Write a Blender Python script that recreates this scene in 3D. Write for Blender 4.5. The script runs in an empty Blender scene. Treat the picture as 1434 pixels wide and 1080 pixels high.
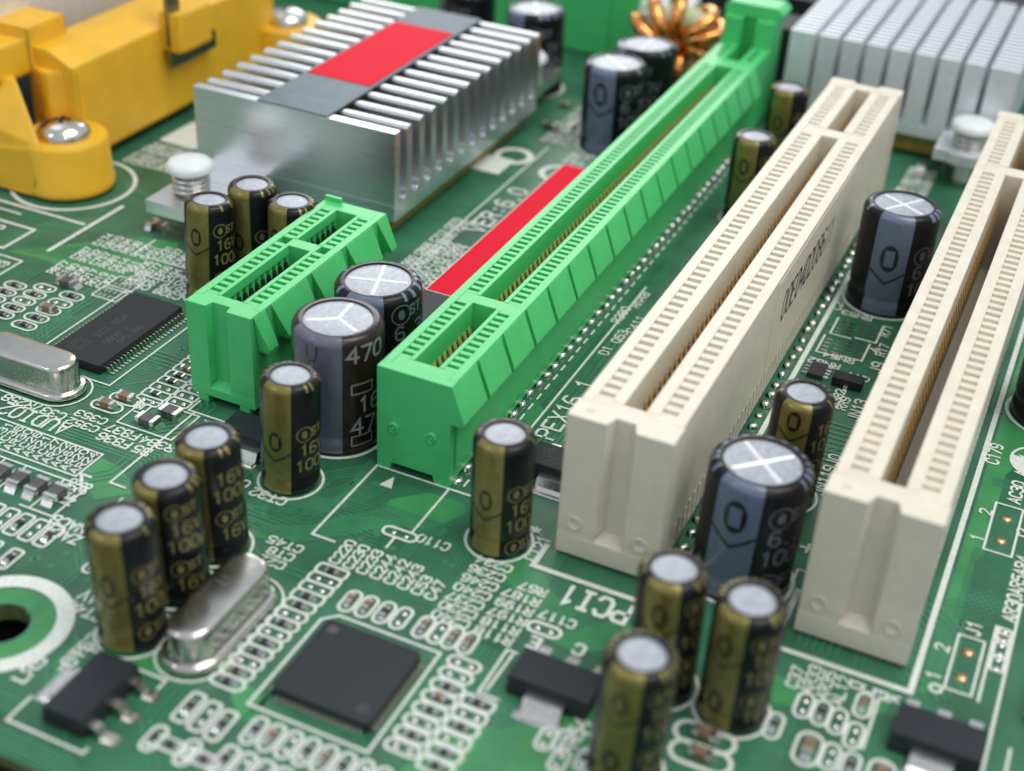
import bpy, bmesh, math, random
from mathutils import Vector, Matrix
R = math.radians
PI = math.pi
random.seed(7)
# scene unit: 1 Blender unit = 1 mm.  X runs across the slots, Y along them, Z up, board top at z = 0
scene = bpy.context.scene
scene.unit_settings.scale_length = 0.001
COL = scene.collection

# ------------------------------------------------------------------ camera
CAM = Vector((26.625, -84.8628, 74.8097))
RGT = Vector((0.90625197, 0.41948452, 0.052346))
UPV = Vector((-0.26898362, 0.47667484, 0.83691631))
FWD = Vector((-0.32612142, 0.77253727, -0.54482198))
FPX = 1965.6152
cd = bpy.data.cameras.new('camera')
cam = bpy.data.objects.new('camera', cd)
COL.objects.link(cam)
cam.matrix_world = Matrix(((RGT.x, UPV.x, -FWD.x, CAM.x), (RGT.y, UPV.y, -FWD.y, CAM.y), (RGT.z, UPV.z, -FWD.z, CAM.z), (0, 0, 0, 1)))
cd.sensor_width = 36
cd.lens = 36 * FPX / 1434
cd.clip_start = 1
cd.clip_end = 3000
cd.dof.use_dof = True
cd.dof.focus_distance = (Vector((-20, 20, 8)) - CAM).dot(FWD)
cd.dof.aperture_fstop = 0.0255
scene.camera = cam

# ------------------------------------------------------------------ world and lamps
world = bpy.data.worlds.new('World')
scene.world = world
world.use_nodes = True
bg = world.node_tree.nodes['Background']
bg.inputs[0].default_value = (0.84, 0.91, 1.0, 1)
bg.inputs[1].default_value = 0.65


def lamp(name, loc, aim, sx, sy, power, col):
    l = bpy.data.lights.new(name, 'AREA')
    l.shape = 'RECTANGLE'
    l.size, l.size_y, l.energy, l.color = sx, sy, power, col
    o = bpy.data.objects.new(name, l)
    COL.objects.link(o)
    o.location = loc
    o.rotation_euler = (Vector(aim) - Vector(loc)).to_track_quat('-Z', 'Y').to_euler()
    return o


lamp('window_light', (-280, 520, 250), (-40, 40, 0), 380, 260, 1.12e6, (1.0, 0.985, 0.95))
lamp('ceiling_light', (190, 60, 580), (-20, 30, 0), 360, 360, 2.3e6, (1.0, 0.97, 0.92))
lamp('desk_lamp', (-260, -260, 330), (-30, 20, 0), 42, 42, 1.5e5, (1.0, 0.98, 0.95))
lamp('desk_lamp', (230, -230, 330), (-10, 20, 0), 42, 42, 1.5e5, (1.0, 0.98, 0.95))

scene.view_settings.view_transform = 'Standard'
scene.view_settings.look = 'None'
scene.view_settings.gamma = 1
scene.view_settings.exposure = 0.0
scene.cycles.use_denoising = True
scene.cycles.max_bounces = 6


# ------------------------------------------------------------------ helpers
def bp(px, py, z=0.0):
    """Point of the plane at height z that the photograph shows at pixel px, py (1434 x 1080)."""
    d = FWD + RGT * ((px - 717) / FPX) - UPV * ((py - 540) / FPX)
    return CAM + d * ((z - CAM.z) / d.z)


def mat(name, col, rough=0.5, metal=0.0, var=0.08, vscale=1.5, bump=0.0, bscale=8.0, bevel=0.0, coat=0.0, rvar=0.06, stretch=None, spec=0.5, sss=0.0, speck=0.0):
    m = bpy.data.materials.new(name)
    m.use_nodes = True
    nt = m.node_tree
    N, L = nt.nodes, nt.links
    b = N['Principled BSDF']
    tc = N.new('ShaderNodeTexCoord')
    vec = tc.outputs['Object']
    if stretch:
        mp = N.new('ShaderNodeMapping')
        mp.inputs['Scale'].default_value = stretch
        L.new(vec, mp.inputs[0])
        vec = mp.outputs[0]
    no = N.new('ShaderNodeTexNoise')
    no.inputs['Scale'].default_value = vscale
    no.inputs['Detail'].default_value = 5
    L.new(vec, no.inputs['Vector'])
    cr = N.new('ShaderNodeValToRGB')
    e = cr.color_ramp.elements
    e[0].position, e[1].position = 0.3, 0.7
    e[0].color = tuple(max(0, c * (1 - var)) for c in col) + (1,)
    e[1].color = tuple(min(1, c * (1 + var)) for c in col) + (1,)
    L.new(no.outputs[0], cr.inputs[0])
    out = cr.outputs[0]
    if speck:
        n3 = N.new('ShaderNodeTexNoise')
        n3.inputs['Scale'].default_value = 3.2
        n3.inputs['Detail'].default_value = 2
        L.new(tc.outputs['Object'], n3.inputs['Vector'])
        r3 = N.new('ShaderNodeValToRGB')
        r3.color_ramp.elements[0].position = 0.70
        r3.color_ramp.elements[1].position = 0.74
        r3.color_ramp.elements[0].color = (0, 0, 0, 1)
        r3.color_ramp.elements[1].color = (speck, speck, speck, 1)
        L.new(n3.outputs[0], r3.inputs[0])
        mx = N.new('ShaderNodeMix')
        mx.data_type = 'RGBA'
        L.new(r3.outputs[0], mx.inputs[0])
        L.new(out, mx.inputs[6])
        mx.inputs[7].default_value = (0.45, 0.44, 0.40, 1)
        out = mx.outputs[2]
    L.new(out, b.inputs['Base Color'])
    b.inputs['Metallic'].default_value = metal
    mr = N.new('ShaderNodeMapRange')
    mr.inputs[3].default_value = max(0.02, rough - rvar)
    mr.inputs[4].default_value = min(1, rough + rvar)
    L.new(no.outputs[0], mr.inputs[0])
    L.new(mr.outputs[0], b.inputs['Roughness'])
    b.inputs['Specular IOR Level'].default_value = spec
    if coat:
        b.inputs['Coat Weight'].default_value = coat
        b.inputs['Coat Roughness'].default_value = 0.08
    if sss:
        b.inputs['Subsurface Weight'].default_value = sss
        b.inputs['Subsurface Radius'].default_value = (0.6, 0.5, 0.35)
        b.inputs['Subsurface Scale'].default_value = 0.6
    nrm = None
    if bevel:
        bv = N.new('ShaderNodeBevel')
        bv.samples = 4
        bv.inputs[0].default_value = bevel
        nrm = bv.outputs[0]
    if bump:
        n2 = N.new('ShaderNodeTexNoise')
        n2.inputs['Scale'].default_value = bscale
        n2.inputs['Detail'].default_value = 3
        L.new(vec, n2.inputs['Vector'])
        bu = N.new('ShaderNodeBump')
        bu.inputs['Strength'].default_value = bump
        bu.inputs['Distance'].default_value = 0.05
        L.new(n2.outputs[0], bu.inputs['Height'])
        if nrm:
            L.new(nrm, bu.inputs['Normal'])
        nrm = bu.outputs[0]
    if nrm:
        L.new(nrm, b.inputs['Normal'])
    return m


MT = {}
MT['mask'] = mat('solder_mask_dark', (0.031, 0.145, 0.078), 0.40, var=0.30, vscale=0.16, bump=0.12, bscale=2.5, spec=0.5)
MT['pour'] = mat('solder_mask_over_copper', (0.048, 0.262, 0.085), 0.38, var=0.18, vscale=0.25, bump=0.10, bscale=3, spec=0.5)
MT['trace'] = mat('solder_mask_over_trace', (0.048, 0.215, 0.112), 0.34, var=0.15, vscale=0.6)
MT['silk'] = mat('silkscreen_ink', (0.70, 0.74, 0.68), 0.6, var=0.12, vscale=3.0)
MT['solder'] = mat('tin_solder', (0.72, 0.72, 0.70), 0.22, 1.0, var=0.15, vscale=4, bump=0.25, bscale=5)
MT['tinned'] = mat('tinned_lead', (0.80, 0.78, 0.74), 0.25, 1.0, var=0.10, vscale=4, bump=0.1)
MT['copperpad'] = mat('bare_copper_pad', (0.70, 0.45, 0.25), 0.3, 1.0, var=0.25, vscale=3, bump=0.3)
MT['green'] = mat('green_plastic', (0.082, 0.59, 0.185), 0.36, var=0.05, vscale=0.6, bevel=0.12, bump=0.05, bscale=14, sss=0.1)
MT['cream'] = mat('cream_plastic', (0.73, 0.675, 0.55), 0.38, var=0.05, vscale=0.5, bevel=0.16, bump=0.05, bscale=12, sss=0.12)
MT['yellow'] = mat('yellow_plastic', (0.86, 0.48, 0.025), 0.42, var=0.07, vscale=0.25, bevel=0.75, bump=0.06, bscale=6, sss=0.05)
MT['gold'] = mat('gold_contact', (0.92, 0.68, 0.26), 0.36, 0.6, var=0.2, vscale=3)
MT['brass'] = mat('brown_contact', (0.85, 0.58, 0.28), 0.42, 0.4, var=0.25, vscale=3)
MT['alu'] = mat('extruded_aluminium', (0.82, 0.83, 0.86), 0.29, 0.95, var=0.05, vscale=1.0, bump=0.025, bscale=7, stretch=(0.06, 1, 2.5), bevel=0.1)
MT['alufin'] = mat('aluminium_fin_edge', (0.82, 0.83, 0.84), 0.30, 1.0, var=0.05, vscale=2, bevel=0.12)
MT['alumatte'] = mat('satin_aluminium', (0.80, 0.82, 0.86), 0.42, 0.45, var=0.06, vscale=1, bevel=0.08)
MT['black'] = mat('black_epoxy', (0.016, 0.019, 0.024), 0.55, spec=0.4, var=0.25, vscale=3, bump=0.25, bscale=10, bevel=0.08)
MT['blackm'] = mat('black_epoxy_marking', (0.075, 0.075, 0.075), 0.6, var=0.3, vscale=3)
MT['steel'] = mat('polished_steel', (0.66, 0.64, 0.60), 0.20, 1.0, var=0.06, vscale=0.6, bump=0.12, bscale=1.2, rvar=0.08)
MT['steelmark'] = mat('etched_steel', (0.58, 0.56, 0.50), 0.55, 0.9, var=0.1)
MT['sleeve'] = mat('dark_sleeve', (0.008, 0.008, 0.010), 0.32, var=0.3, vscale=1, coat=0.08, bump=0.05, bscale=0.9, spec=0.24)
MT['sleevebrown'] = mat('brown_sleeve', (0.020, 0.008, 0.008), 0.28, var=0.2, vscale=1, coat=0.15, spec=0.35, bump=0.10, bscale=1.2)
MT['goldink'] = mat('gold_ink', (0.235, 0.20, 0.055), 0.32, 0.45, var=0.14, vscale=1.5, coat=0.15, spec=0.4)
MT['goldprint'] = mat('dull_gold_ink', (0.22, 0.19, 0.065), 0.4, var=0.2, vscale=2, coat=0.1, spec=0.3)
MT['blueink'] = mat('blue_grey_ink', (0.125, 0.155, 0.235), 0.32, var=0.10, vscale=1.5, coat=0.4)
MT['lavink'] = mat('lavender_grey_ink', (0.125, 0.125, 0.18), 0.34, var=0.08, vscale=1.5, coat=0.4)
MT['silverink'] = mat('silver_ink', (0.30, 0.30, 0.31), 0.35, 0.2, var=0.1, vscale=2)
MT['greyprint'] = mat('dull_grey_ink', (0.13, 0.14, 0.17), 0.4, var=0.2, vscale=2, coat=0.1, spec=0.3)
MT['blackink'] = mat('black_ink', (0.010, 0.010, 0.012), 0.4, var=0.1, coat=0.3)
MT['cantop'] = mat('capacitor_can_aluminium', (0.40, 0.425, 0.47), 0.45, 0.45, var=0.18, vscale=2, bump=0.45, bscale=4)
MT['ridge'] = mat('scored_aluminium_glint', (0.9, 0.9, 0.9), 0.4, 0.3, var=0.05)  # much paler than the can top: paints the glint along the vent scores
MT['whiteplastic'] = mat('white_nylon', (0.80, 0.82, 0.82), 0.35, var=0.03, bevel=0.2, sss=0.2)
MT['red'] = mat('red_sticker', (0.74, 0.008, 0.030), 0.6, var=0.05, vscale=0.8, bump=0.06, bscale=2, spec=0.06)
MT['greylabel'] = mat('grey_foil_label', (0.135, 0.175, 0.205), 0.5, 0.1, spec=0.25, var=0.18, vscale=0.5, bump=0.08, bscale=1)
MT['paper'] = mat('white_paper', (0.75, 0.74, 0.70), 0.6, var=0.04)
MT['film'] = mat('sticker_film', (0.74, 0.68, 0.55), 0.36, var=0.04, bump=0.04, bscale=0.6)
MT['resbody'] = mat('resistor_body', (0.030, 0.030, 0.034), 0.4, var=0.3, vscale=3)
MT['capbody'] = mat('ceramic_brown', (0.23, 0.135, 0.085), 0.45, var=0.2, vscale=4)
MT['beadbody'] = mat('ferrite_grey', (0.085, 0.085, 0.085), 0.42, var=0.3, vscale=2, bump=0.3, bscale=6)
MT['darkmetal'] = mat('dark_clip_steel', (0.20, 0.24, 0.22), 0.33, 1.0, var=0.15, vscale=0.5)
MT['copper'] = mat('copper_wire', (0.86, 0.38, 0.12), 0.22, 1.0, var=0.12)
MT['corepale'] = mat('pale_green_core', (0.50, 0.58, 0.36), 0.45, var=0.1)
MT['hole'] = mat('shadowed_plastic', (0.006, 0.006, 0.006), 0.7)  # near-black colour that stands in for shade in gaps and recesses
MT['substrate'] = mat('yellow_chip_substrate', (0.33, 0.25, 0.045), 0.5, var=0.2)
MT['laminate'] = mat('board_edge_laminate', (0.10, 0.13, 0.05), 0.6, var=0.3)
MT['table'] = mat('dark_table', (0.018, 0.020, 0.020), 0.6, var=0.2, vscale=0.02)


class MB:
    def __init__(self, curved=False):
        self.v, self.f, self.curved, self.ns = [], [], curved, 0

    def quad(self, *p):
        n = len(self.v)
        self.v += [tuple(q) for q in p]
        self.f.append(tuple(range(n, n + len(p))))
        return self

    def box(self, x0, y0, z0, x1, y1, z1):
        n = len(self.v)
        self.v += [(x0, y0, z0), (x1, y0, z0), (x1, y1, z0), (x0, y1, z0), (x0, y0, z1), (x1, y0, z1), (x1, y1, z1), (x0, y1, z1)]
        self.f += [tuple(n + i for i in q) for q in ((0, 3, 2, 1), (4, 5, 6, 7), (0, 1, 5, 4), (1, 2, 6, 5), (2, 3, 7, 6), (3, 0, 4, 7))]
        return self

    def prism(self, poly, axis, a, b):
        """poly in the two other axes (order x,y,z with axis left out), counter-clockwise; extruded from a to b."""
        def mk(p, t):
            if axis == 'z':
                return (p[0], p[1], t)
            if axis == 'y':
                return (p[0], t, p[1])
            return (t, p[0], p[1])
        n, k = len(self.v), len(poly)
        self.v += [mk(p, a) for p in poly] + [mk(p, b) for p in poly]
        self.f.append(tuple(reversed(range(n, n + k))))
        self.f.append(tuple(range(n + k, n + 2 * k)))
        for i in range(k):
            j = (i + 1) % k
            self.f.append((n + i, n + j, n + k + j, n + k + i))
        return self

    def lathe(self, prof, seg=40, c=(0, 0), a0=0.0, a1=2 * PI, off=0.0, cap0=False, cap1=False, sx=1.0, sy=1.0, lx=0.0, ly=0.0):
        n, full = len(self.v), abs(a1 - a0 - 2 * PI) < 1e-6
        m = seg if full else seg + 1
        for (r, z) in prof:
            for i in range(m):
                t = a0 + (a1 - a0) * i / seg
                cx, sy_ = math.cos(t), math.sin(t)
                ox = lx if cx > 1e-6 else (-lx if cx < -1e-6 else 0)
                oy = ly if sy_ > 1e-6 else (-ly if sy_ < -1e-6 else 0)
                self.v.append((c[0] + (r + off) * cx * sx + ox, c[1] + (r + off) * sy_ * sy + oy, z))
        for j in range(len(prof) - 1):
            for i in range(seg):
                i2 = (i + 1) % m
                self.f.append((n + j * m + i, n + j * m + i2, n + (j + 1) * m + i2, n + (j + 1) * m + i))
        if cap0:
            self.f.append(tuple(reversed(range(n, n + m))))
        if cap1:
            k = n + (len(prof) - 1) * m
            self.f.append(tuple(range(k, k + m)))
        return self

    def stroke(self, pts, w, fn=lambda x, y: (x, y, 0.0), closed=False):
        """flat ribbon of width w along 2-D points, mitred, mapped by fn."""
        P = [Vector(p) for p in pts]
        if self.curved:
            Q = []
            m = len(P) if closed else len(P) - 1
            for i in range(m):
                a, b = P[i], P[(i + 1) % len(P)]
                n = max(1, int((b - a).length / .3))
                Q += [a + (b - a) * (t / n) for t in range(n)]
            P = Q if closed else Q + [P[-1]]
        k = len(P)
        if k < 2:
            return self
        ls, rs = [], []
        for i in range(k):
            if closed:
                a, b = P[i] - P[i - 1], P[(i + 1) % k] - P[i]
            else:
                a = P[i] - P[i - 1] if i else P[1] - P[0]
                b = P[i + 1] - P[i] if i < k - 1 else a
            if a.length < 1e-9:
                a = b
            if b.length < 1e-9:
                b = a
            a, b = a.normalized(), b.normalized()
            t = a + b
            t = t.normalized() if t.length > 1e-6 else a
            nn = Vector((-t.y, t.x))
            c = max(0.45, nn.dot(Vector((-a.y, a.x))))
            d = nn * (w / 2 / c)
            q = P[i]
            if not closed and i == 0:
                q = q - a * (w * 0.35)
            if not closed and i == k - 1:
                q = q + a * (w * 0.35)
            ls.append(q + d)
            rs.append(q - d)
        n = len(self.v)
        self.ns += 1
        A, B, C = Vector(fn(ls[0].x, ls[0].y)), Vector(fn(rs[0].x, rs[0].y)), Vector(fn(ls[1].x, ls[1].y))
        nv = (B - A).cross(C - A).normalized() * (.0016 * (self.ns % 9))
        for l, r in zip(ls, rs):
            self.v += [tuple(Vector(fn(l.x, l.y)) + nv), tuple(Vector(fn(r.x, r.y)) + nv)]
        for i in range(k if closed else k - 1):
            j = (i + 1) % k
            self.f.append((n + 2 * i + 1, n + 2 * j + 1, n + 2 * j, n + 2 * i))
        return self

    def tube(self, pts, r, seg=8, closed=False):
        P = [Vector(p) for p in pts]
        k, n = len(P), len(self.v)
        up0 = Vector((0.3, 0.2, 1)).normalized()
        for i in range(k):
            if closed:
                t = P[(i + 1) % k] - P[i - 1]
            else:
                t = P[min(i + 1, k - 1)] - P[max(i - 1, 0)]
            t = t.normalized()
            a = t.cross(up0)
            a = a.normalized() if a.length > 1e-4 else t.orthogonal().normalized()
            b = t.cross(a)
            for s in range(seg):
                q = P[i] + (a * math.cos(2 * PI * s / seg) + b * math.sin(2 * PI * s / seg)) * r
                self.v.append(tuple(q))
        for i in range(k if closed else k - 1):
            j = (i + 1) % k
            for s in range(seg):
                s2 = (s + 1) % seg
                self.f.append((n + i * seg + s, n + i * seg + s2, n + j * seg + s2, n + j * seg + s))
        if not closed:
            self.f.append(tuple(range(n, n + seg)))
            self.f.append(tuple(reversed(range(n + (k - 1) * seg, n + k * seg))))
        return self

    def mesh(self, name, m, smooth=0):
        me = bpy.data.meshes.new(name)
        me.from_pydata(self.v, [], self.f)
        me.materials.append(MT[m])
        if smooth:
            me.shade_smooth()
            me.set_sharp_from_angle(angle=R(smooth))
        return me

    def build(self, name, m, parent=None, smooth=0, loc=None, rz=0.0):
        return obj(name, self.mesh(name, m, smooth), parent, loc, rz)


def obj(name, me, parent=None, loc=None, rz=0.0):
    o = bpy.data.objects.new(name, me)
    COL.objects.link(o)
    if parent:
        o.parent = parent
    if loc:
        o.location = loc
    if rz:
        o.rotation_euler = (0, 0, rz)
    return o


def tag(o, label, cat, group=None):
    o['label'], o['category'] = label, cat
    if group:
        o['group'] = group
    return o


def thing(name, label, cat, loc=(0, 0, 0), rz=0.0, group=None):
    o = bpy.data.objects.new(name, None)
    COL.objects.link(o)
    o.empty_display_size = 2
    o.location = loc
    o.rotation_euler = (0, 0, rz)
    return tag(o, label, cat, group)


# stroke font, cells 4 wide and 6 high
FONT = {
    'A': [[(0, 0), (2, 6), (4, 0)], [(.8, 2), (3.2, 2)]],
    'B': [[(0, 0), (0, 6), (3, 6), (3.8, 5.2), (3.8, 4), (3, 3.2), (0, 3.2)], [(3, 3.2), (4, 2.3), (4, .8), (3.2, 0), (0, 0)]],
    'C': [[(4, 4.8), (3.2, 6), (1, 6), (0, 4.8), (0, 1.2), (1, 0), (3.2, 0), (4, 1.2)]],
    'D': [[(0, 0), (0, 6), (2.6, 6), (4, 4.6), (4, 1.4), (2.6, 0), (0, 0)]],
    'E': [[(4, 6), (0, 6), (0, 0), (4, 0)], [(0, 3.1), (3, 3.1)]],
    'F': [[(4, 6), (0, 6), (0, 0)], [(0, 3.1), (3, 3.1)]],
    'I': [[(2, 0), (2, 6)], [(.8, 6), (3.2, 6)], [(.8, 0), (3.2, 0)]],
    'J': [[(3.4, 6), (3.4, 1), (2.6, 0), (1.2, 0), (.4, 1)]],
    'L': [[(0, 6), (0, 0), (3.8, 0)]],
    'N': [[(0, 0), (0, 6), (4, 0), (4, 6)]],
    'O': [[(1, 0), (0, 1.4), (0, 4.6), (1, 6), (3, 6), (4, 4.6), (4, 1.4), (3, 0), (1, 0)]],
    'P': [[(0, 0), (0, 6), (3, 6), (4, 5.2), (4, 3.8), (3, 3), (0, 3)]],
    'Q': [[(1, 0), (0, 1.4), (0, 4.6), (1, 6), (3, 6), (4, 4.6), (4, 1.4), (3, 0), (1, 0)], [(2.6, 1.6), (4.2, -.4)]],
    'R': [[(0, 0), (0, 6), (3, 6), (4, 5.2), (4, 3.9), (3, 3.1), (0, 3.1)], [(2, 3.1), (4, 0)]],
    'S': [[(4, 5), (3, 6), (1, 6), (0, 5), (0, 4), (1, 3.2), (3, 2.8), (4, 2), (4, 1), (3, 0), (1, 0), (0, 1)]],
    'T': [[(0, 6), (4, 6)], [(2, 6), (2, 0)]],
    'U': [[(0, 6), (0, 1.2), (1, 0), (3, 0), (4, 1.2), (4, 6)]],
    'V': [[(0, 6), (2, 0), (4, 6)]],
    'X': [[(0, 0), (4, 6)], [(0, 6), (4, 0)]],
    'Z': [[(0, 6), (4, 6), (0, 0), (4, 0)]],
    '0': [[(1, 0), (0, 1.3), (0, 4.7), (1, 6), (3, 6), (4, 4.7), (4, 1.3), (3, 0), (1, 0)]],
    '1': [[(.9, 4.8), (2.2, 6), (2.2, 0)]],
    '2': [[(0, 4.9), (1, 6), (3, 6), (4, 5), (4, 3.9), (0, 0), (4, 0)]],
    '3': [[(0, 5.2), (1, 6), (3, 6), (4, 5.1), (4, 4), (3, 3.2), (1.6, 3.2)], [(3, 3.2), (4, 2.2), (4, 1), (3, 0), (1, 0), (0, .8)]],
    '4': [[(3, 0), (3, 6), (0, 2), (4.2, 2)]],
    '5': [[(4, 6), (.4, 6), (.2, 3.4), (3, 3.6), (4, 2.6), (4, 1.1), (3, 0), (1, 0), (0, .9)]],
    '6': [[(3.6, 5.6), (2.6, 6), (1.2, 6), (0, 4.4), (0, 1.2), (1, 0), (3, 0), (4, 1), (4, 2.4), (3, 3.3), (1, 3.3), (.45, 2.9)]],
    '7': [[(0, 6), (4, 6), (1.4, 0)]],
    '8': [[(1, 3.2), (0, 4.1), (0, 5.1), (1, 6), (3, 6), (4, 5.1), (4, 4.1), (3, 3.2), (1.1, 3.2)], [(1, 3.2), (0, 2.3), (0, 1), (1, 0), (3, 0), (4, 1), (4, 2.3), (3, 3.2)]],
    '9': [[(.4, .4), (1.4, 0), (2.8, 0), (4, 1.6), (4, 4.8), (3, 6), (1, 6), (0, 5), (0, 3.6), (1, 2.7), (3, 2.7), (3.55, 3.1)]],
    '.': [[(1.6, 0), (2.3, 0)]], ':': [[(1.6, 1), (2.3, 1)], [(1.6, 4), (2.3, 4)]], '_': [[(0, -.4), (4, -.4)]], ' ': [],
    '+': [[(0, 3), (4, 3)], [(2, 1), (2, 5)]], '-': [[(.4, 3), (3.6, 3)]], '*': [[(0, 3), (4, 3)], [(.8, .8), (3.2, 5.2)], [(.8, 5.2), (3.2, .8)]],
    'u': [[(0, -1.6), (0, 4)], [(0, 1), (1, 0), (2.4, 0), (3.2, 1), (3.2, 4)]],
}


def put_text(mb, s, fn, h, sw, adv=None, fill=0.74):
    """stroke lettering: cap height h, advance adv (mm), glyph width = fill * advance"""
    adv = adv or h * 0.88
    kx, ky = adv * fill / 4.0, h / 6.0
    for i, ch in enumerate(s):
        for pl in FONT.get(ch, []):
            mb.stroke([(i * adv + p[0] * kx, p[1] * ky) for p in pl], sw, fn)


Z_POUR, Z_TRACE, Z_SILK = 0.012, 0.026, 0.075

# ------------------------------------------------------------------ table and board
tb = MB().box(-900, -500, -14, 900, 900, -9).build('table_top', 'table')
tb['kind'] = 'structure'
HOLE = (-38.1, -27.7)
bm = bmesh.new()
bx0, bx1, by0, by1 = -150.0, 60.0, -37.4, 175.0
outer = [bm.verts.new(p) for p in ((bx0, by0, 0), (bx1, by0, 0), (bx1, by1, 0), (bx0, by1, 0))]
inner = [bm.verts.new((HOLE[0] + 2.15 * math.cos(2 * PI * i / 32), HOLE[1] + 2.15 * math.sin(2 * PI * i / 32), 0)) for i in range(32)]
ed = [bm.edges.new((outer[i], outer[(i + 1) % 4])) for i in range(4)] + [bm.edges.new((inner[i], inner[(i + 1) % 32])) for i in range(32)]
bmesh.ops.triangle_fill(bm, edges=ed, use_beauty=True)
geo = bm.faces[:]
for f in geo:
    if f.normal.z < 0:
        f.normal_flip()
ret = bmesh.ops.extrude_face_region(bm, geom=geo)
vs = [g for g in ret['geom'] if isinstance(g, bmesh.types.BMVert)]
bmesh.ops.translate(bm, verts=vs, vec=(0, 0, -1.6))
bmesh.ops.recalc_face_normals(bm, faces=bm.faces[:])
me = bpy.data.meshes.new('circuit_board')
me.materials.append(MT['mask'])
me.materials.append(MT['laminate'])
for f in bm.faces:
    f.material_index = 0 if abs(f.normal.z) > 0.5 else 1
bm.to_mesh(me)
bm.free()
board = tag(obj('circuit_board', me), 'green printed circuit board with white silkscreen that carries every component', 'circuit board')


SK = [0]


def zs():
    SK[0] += 1
    return Z_SILK + .0021 * (SK[0] % 11) + .0007 * (SK[0] % 3)


def flat(z):
    return lambda x, y: (x, y, z)


def print_text(s, x, y, rot, h=0.95, sw=None, adv=None):
    """silkscreen lettering; rot 90 reads along +Y, rot 180 along -X; x, y = middle of the first letter"""
    c, sn = math.cos(R(rot)), math.sin(R(rot))
    adv = adv or h * 0.88
    u0, v0 = adv * .37, h / 2
    mb = MB()
    zz = zs()
    put_text(mb, s, lambda u, v: (x + (u - u0) * c - (v - v0) * sn, y + (u - u0) * sn + (v - v0) * c, zz), h, sw * 1.12 if sw else h * 0.2, adv)
    return mb.build('silkscreen_text', 'silk', board)


def ptext(s, px, py, rot, h=0.95, **k):
    q = bp(px, py)
    return print_text(s, q.x, q.y, rot, h, **k)


def silk_line(pts, w=0.22, closed=False, m='silk', z=None, name='silkscreen_line'):
    z = z or zs()
    return MB().stroke(pts, w, flat(z), closed).build(name, m, board)


def arc(cx, cy, r, a0, a1, n):
    return [(cx + r * math.cos(a0 + (a1 - a0) * i / n), cy + r * math.sin(a0 + (a1 - a0) * i / n)) for i in range(n + 1)]


def silk_ring(cx, cy, r, w, n=56):
    return silk_line(arc(cx, cy, r, 0, 2 * PI, n)[:-1], w, True, name='silkscreen_ring')


def pill(cx, cy, lx, ly, r=None):
    r = min(lx, ly) / 2 if r is None else r
    out = []
    for sx, sy, a in ((1, 1, 0), (-1, 1, PI / 2), (-1, -1, PI), (1, -1, 1.5 * PI)):
        out += arc(cx + sx * (lx / 2 - r), cy + sy * (ly / 2 - r), r, a, a + PI / 2, 5)
    return out


PILLS = {}


def silk_pill(cx, cy, lx, ly, w=0.2, r=None):
    w *= 1.18
    key = (round(lx, 2), round(ly, 2), w, r)
    if key not in PILLS:
        PILLS[key] = MB().stroke(pill(0, 0, lx, ly, r), w, flat(0), True).mesh('silkscreen_outline', 'silk')
    return obj('silkscreen_outline', PILLS[key], board, (cx, cy, zs()))


NPOUR = [0]


def pour(pts, m='pour', z=Z_POUR):
    mb = MB()
    NPOUR[0] += 1
    z = .004 + .0009 * NPOUR[0]
    mb.v = [(p[0], p[1], z) for p in pts]
    a = sum(pts[i][0] * pts[(i + 1) % len(pts)][1] - pts[(i + 1) % len(pts)][0] * pts[i][1] for i in range(len(pts)))
    idx = list(range(len(pts)))
    mb.f = [tuple(idx if a > 0 else idx[::-1])]
    return mb.build('copper_pour', m, board)


def ppour(*px, m='pour', z=Z_POUR):
    return pour([tuple(bp(*p))[:2] for p in px], m, z)


NBUN = [0]


def bundle(pts, n, sp, w=0.13, m='trace', z=Z_TRACE):
    """n parallel traces along a polyline, offset to its left"""
    mb = MB()
    for k in range(n):
        P = [Vector(p) for p in pts]
        out = []
        for i in range(len(P)):
            a = (P[i] - P[i - 1]).normalized() if i else (P[1] - P[0]).normalized()
            b = (P[i + 1] - P[i]).normalized() if i < len(P) - 1 else a
            t = (a + b).normalized()
            nn = Vector((-t.y, t.x))
            c = max(.4, nn.dot(Vector((-a.y, a.x))))
            out.append(P[i] + nn * (k * sp / c))
        mb.stroke(out, w, flat(z + .0004 * (k % 8) + .0012 * (NBUN[0] % 24)))
    NBUN[0] += 1
    o = mb.build('trace_bundle', m, board)
    o['kind'] = 'stuff'
    return o


def pbundle(px, n, sp, w=0.13, m='trace', z=Z_TRACE):
    return bundle([tuple(bp(*p))[:2] for p in px], n, sp, w, m, z)


PADM = None


def dome_mesh(name, m, rx, ry, h):
    prof = [(1.0, 0), (0.92, h * .45), (0.65, h * .85), (0.3, h), (0.02, h)]
    return MB().lathe(prof, 14, sx=rx, sy=ry).mesh(name, m, 60)


PADM = {'a': dome_mesh('solder_pad', 'solder', .30, .30, .16), 'b': dome_mesh('solder_pad', 'solder', .58, .58, .5)}


def pad(x, y, kind='a'):
    return obj('solder_pad', PADM[kind], board, (x, y, 0.02), random.uniform(0, 6))


# ------------------------------------------------------------------ small chip components
SMDM = {}


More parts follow.
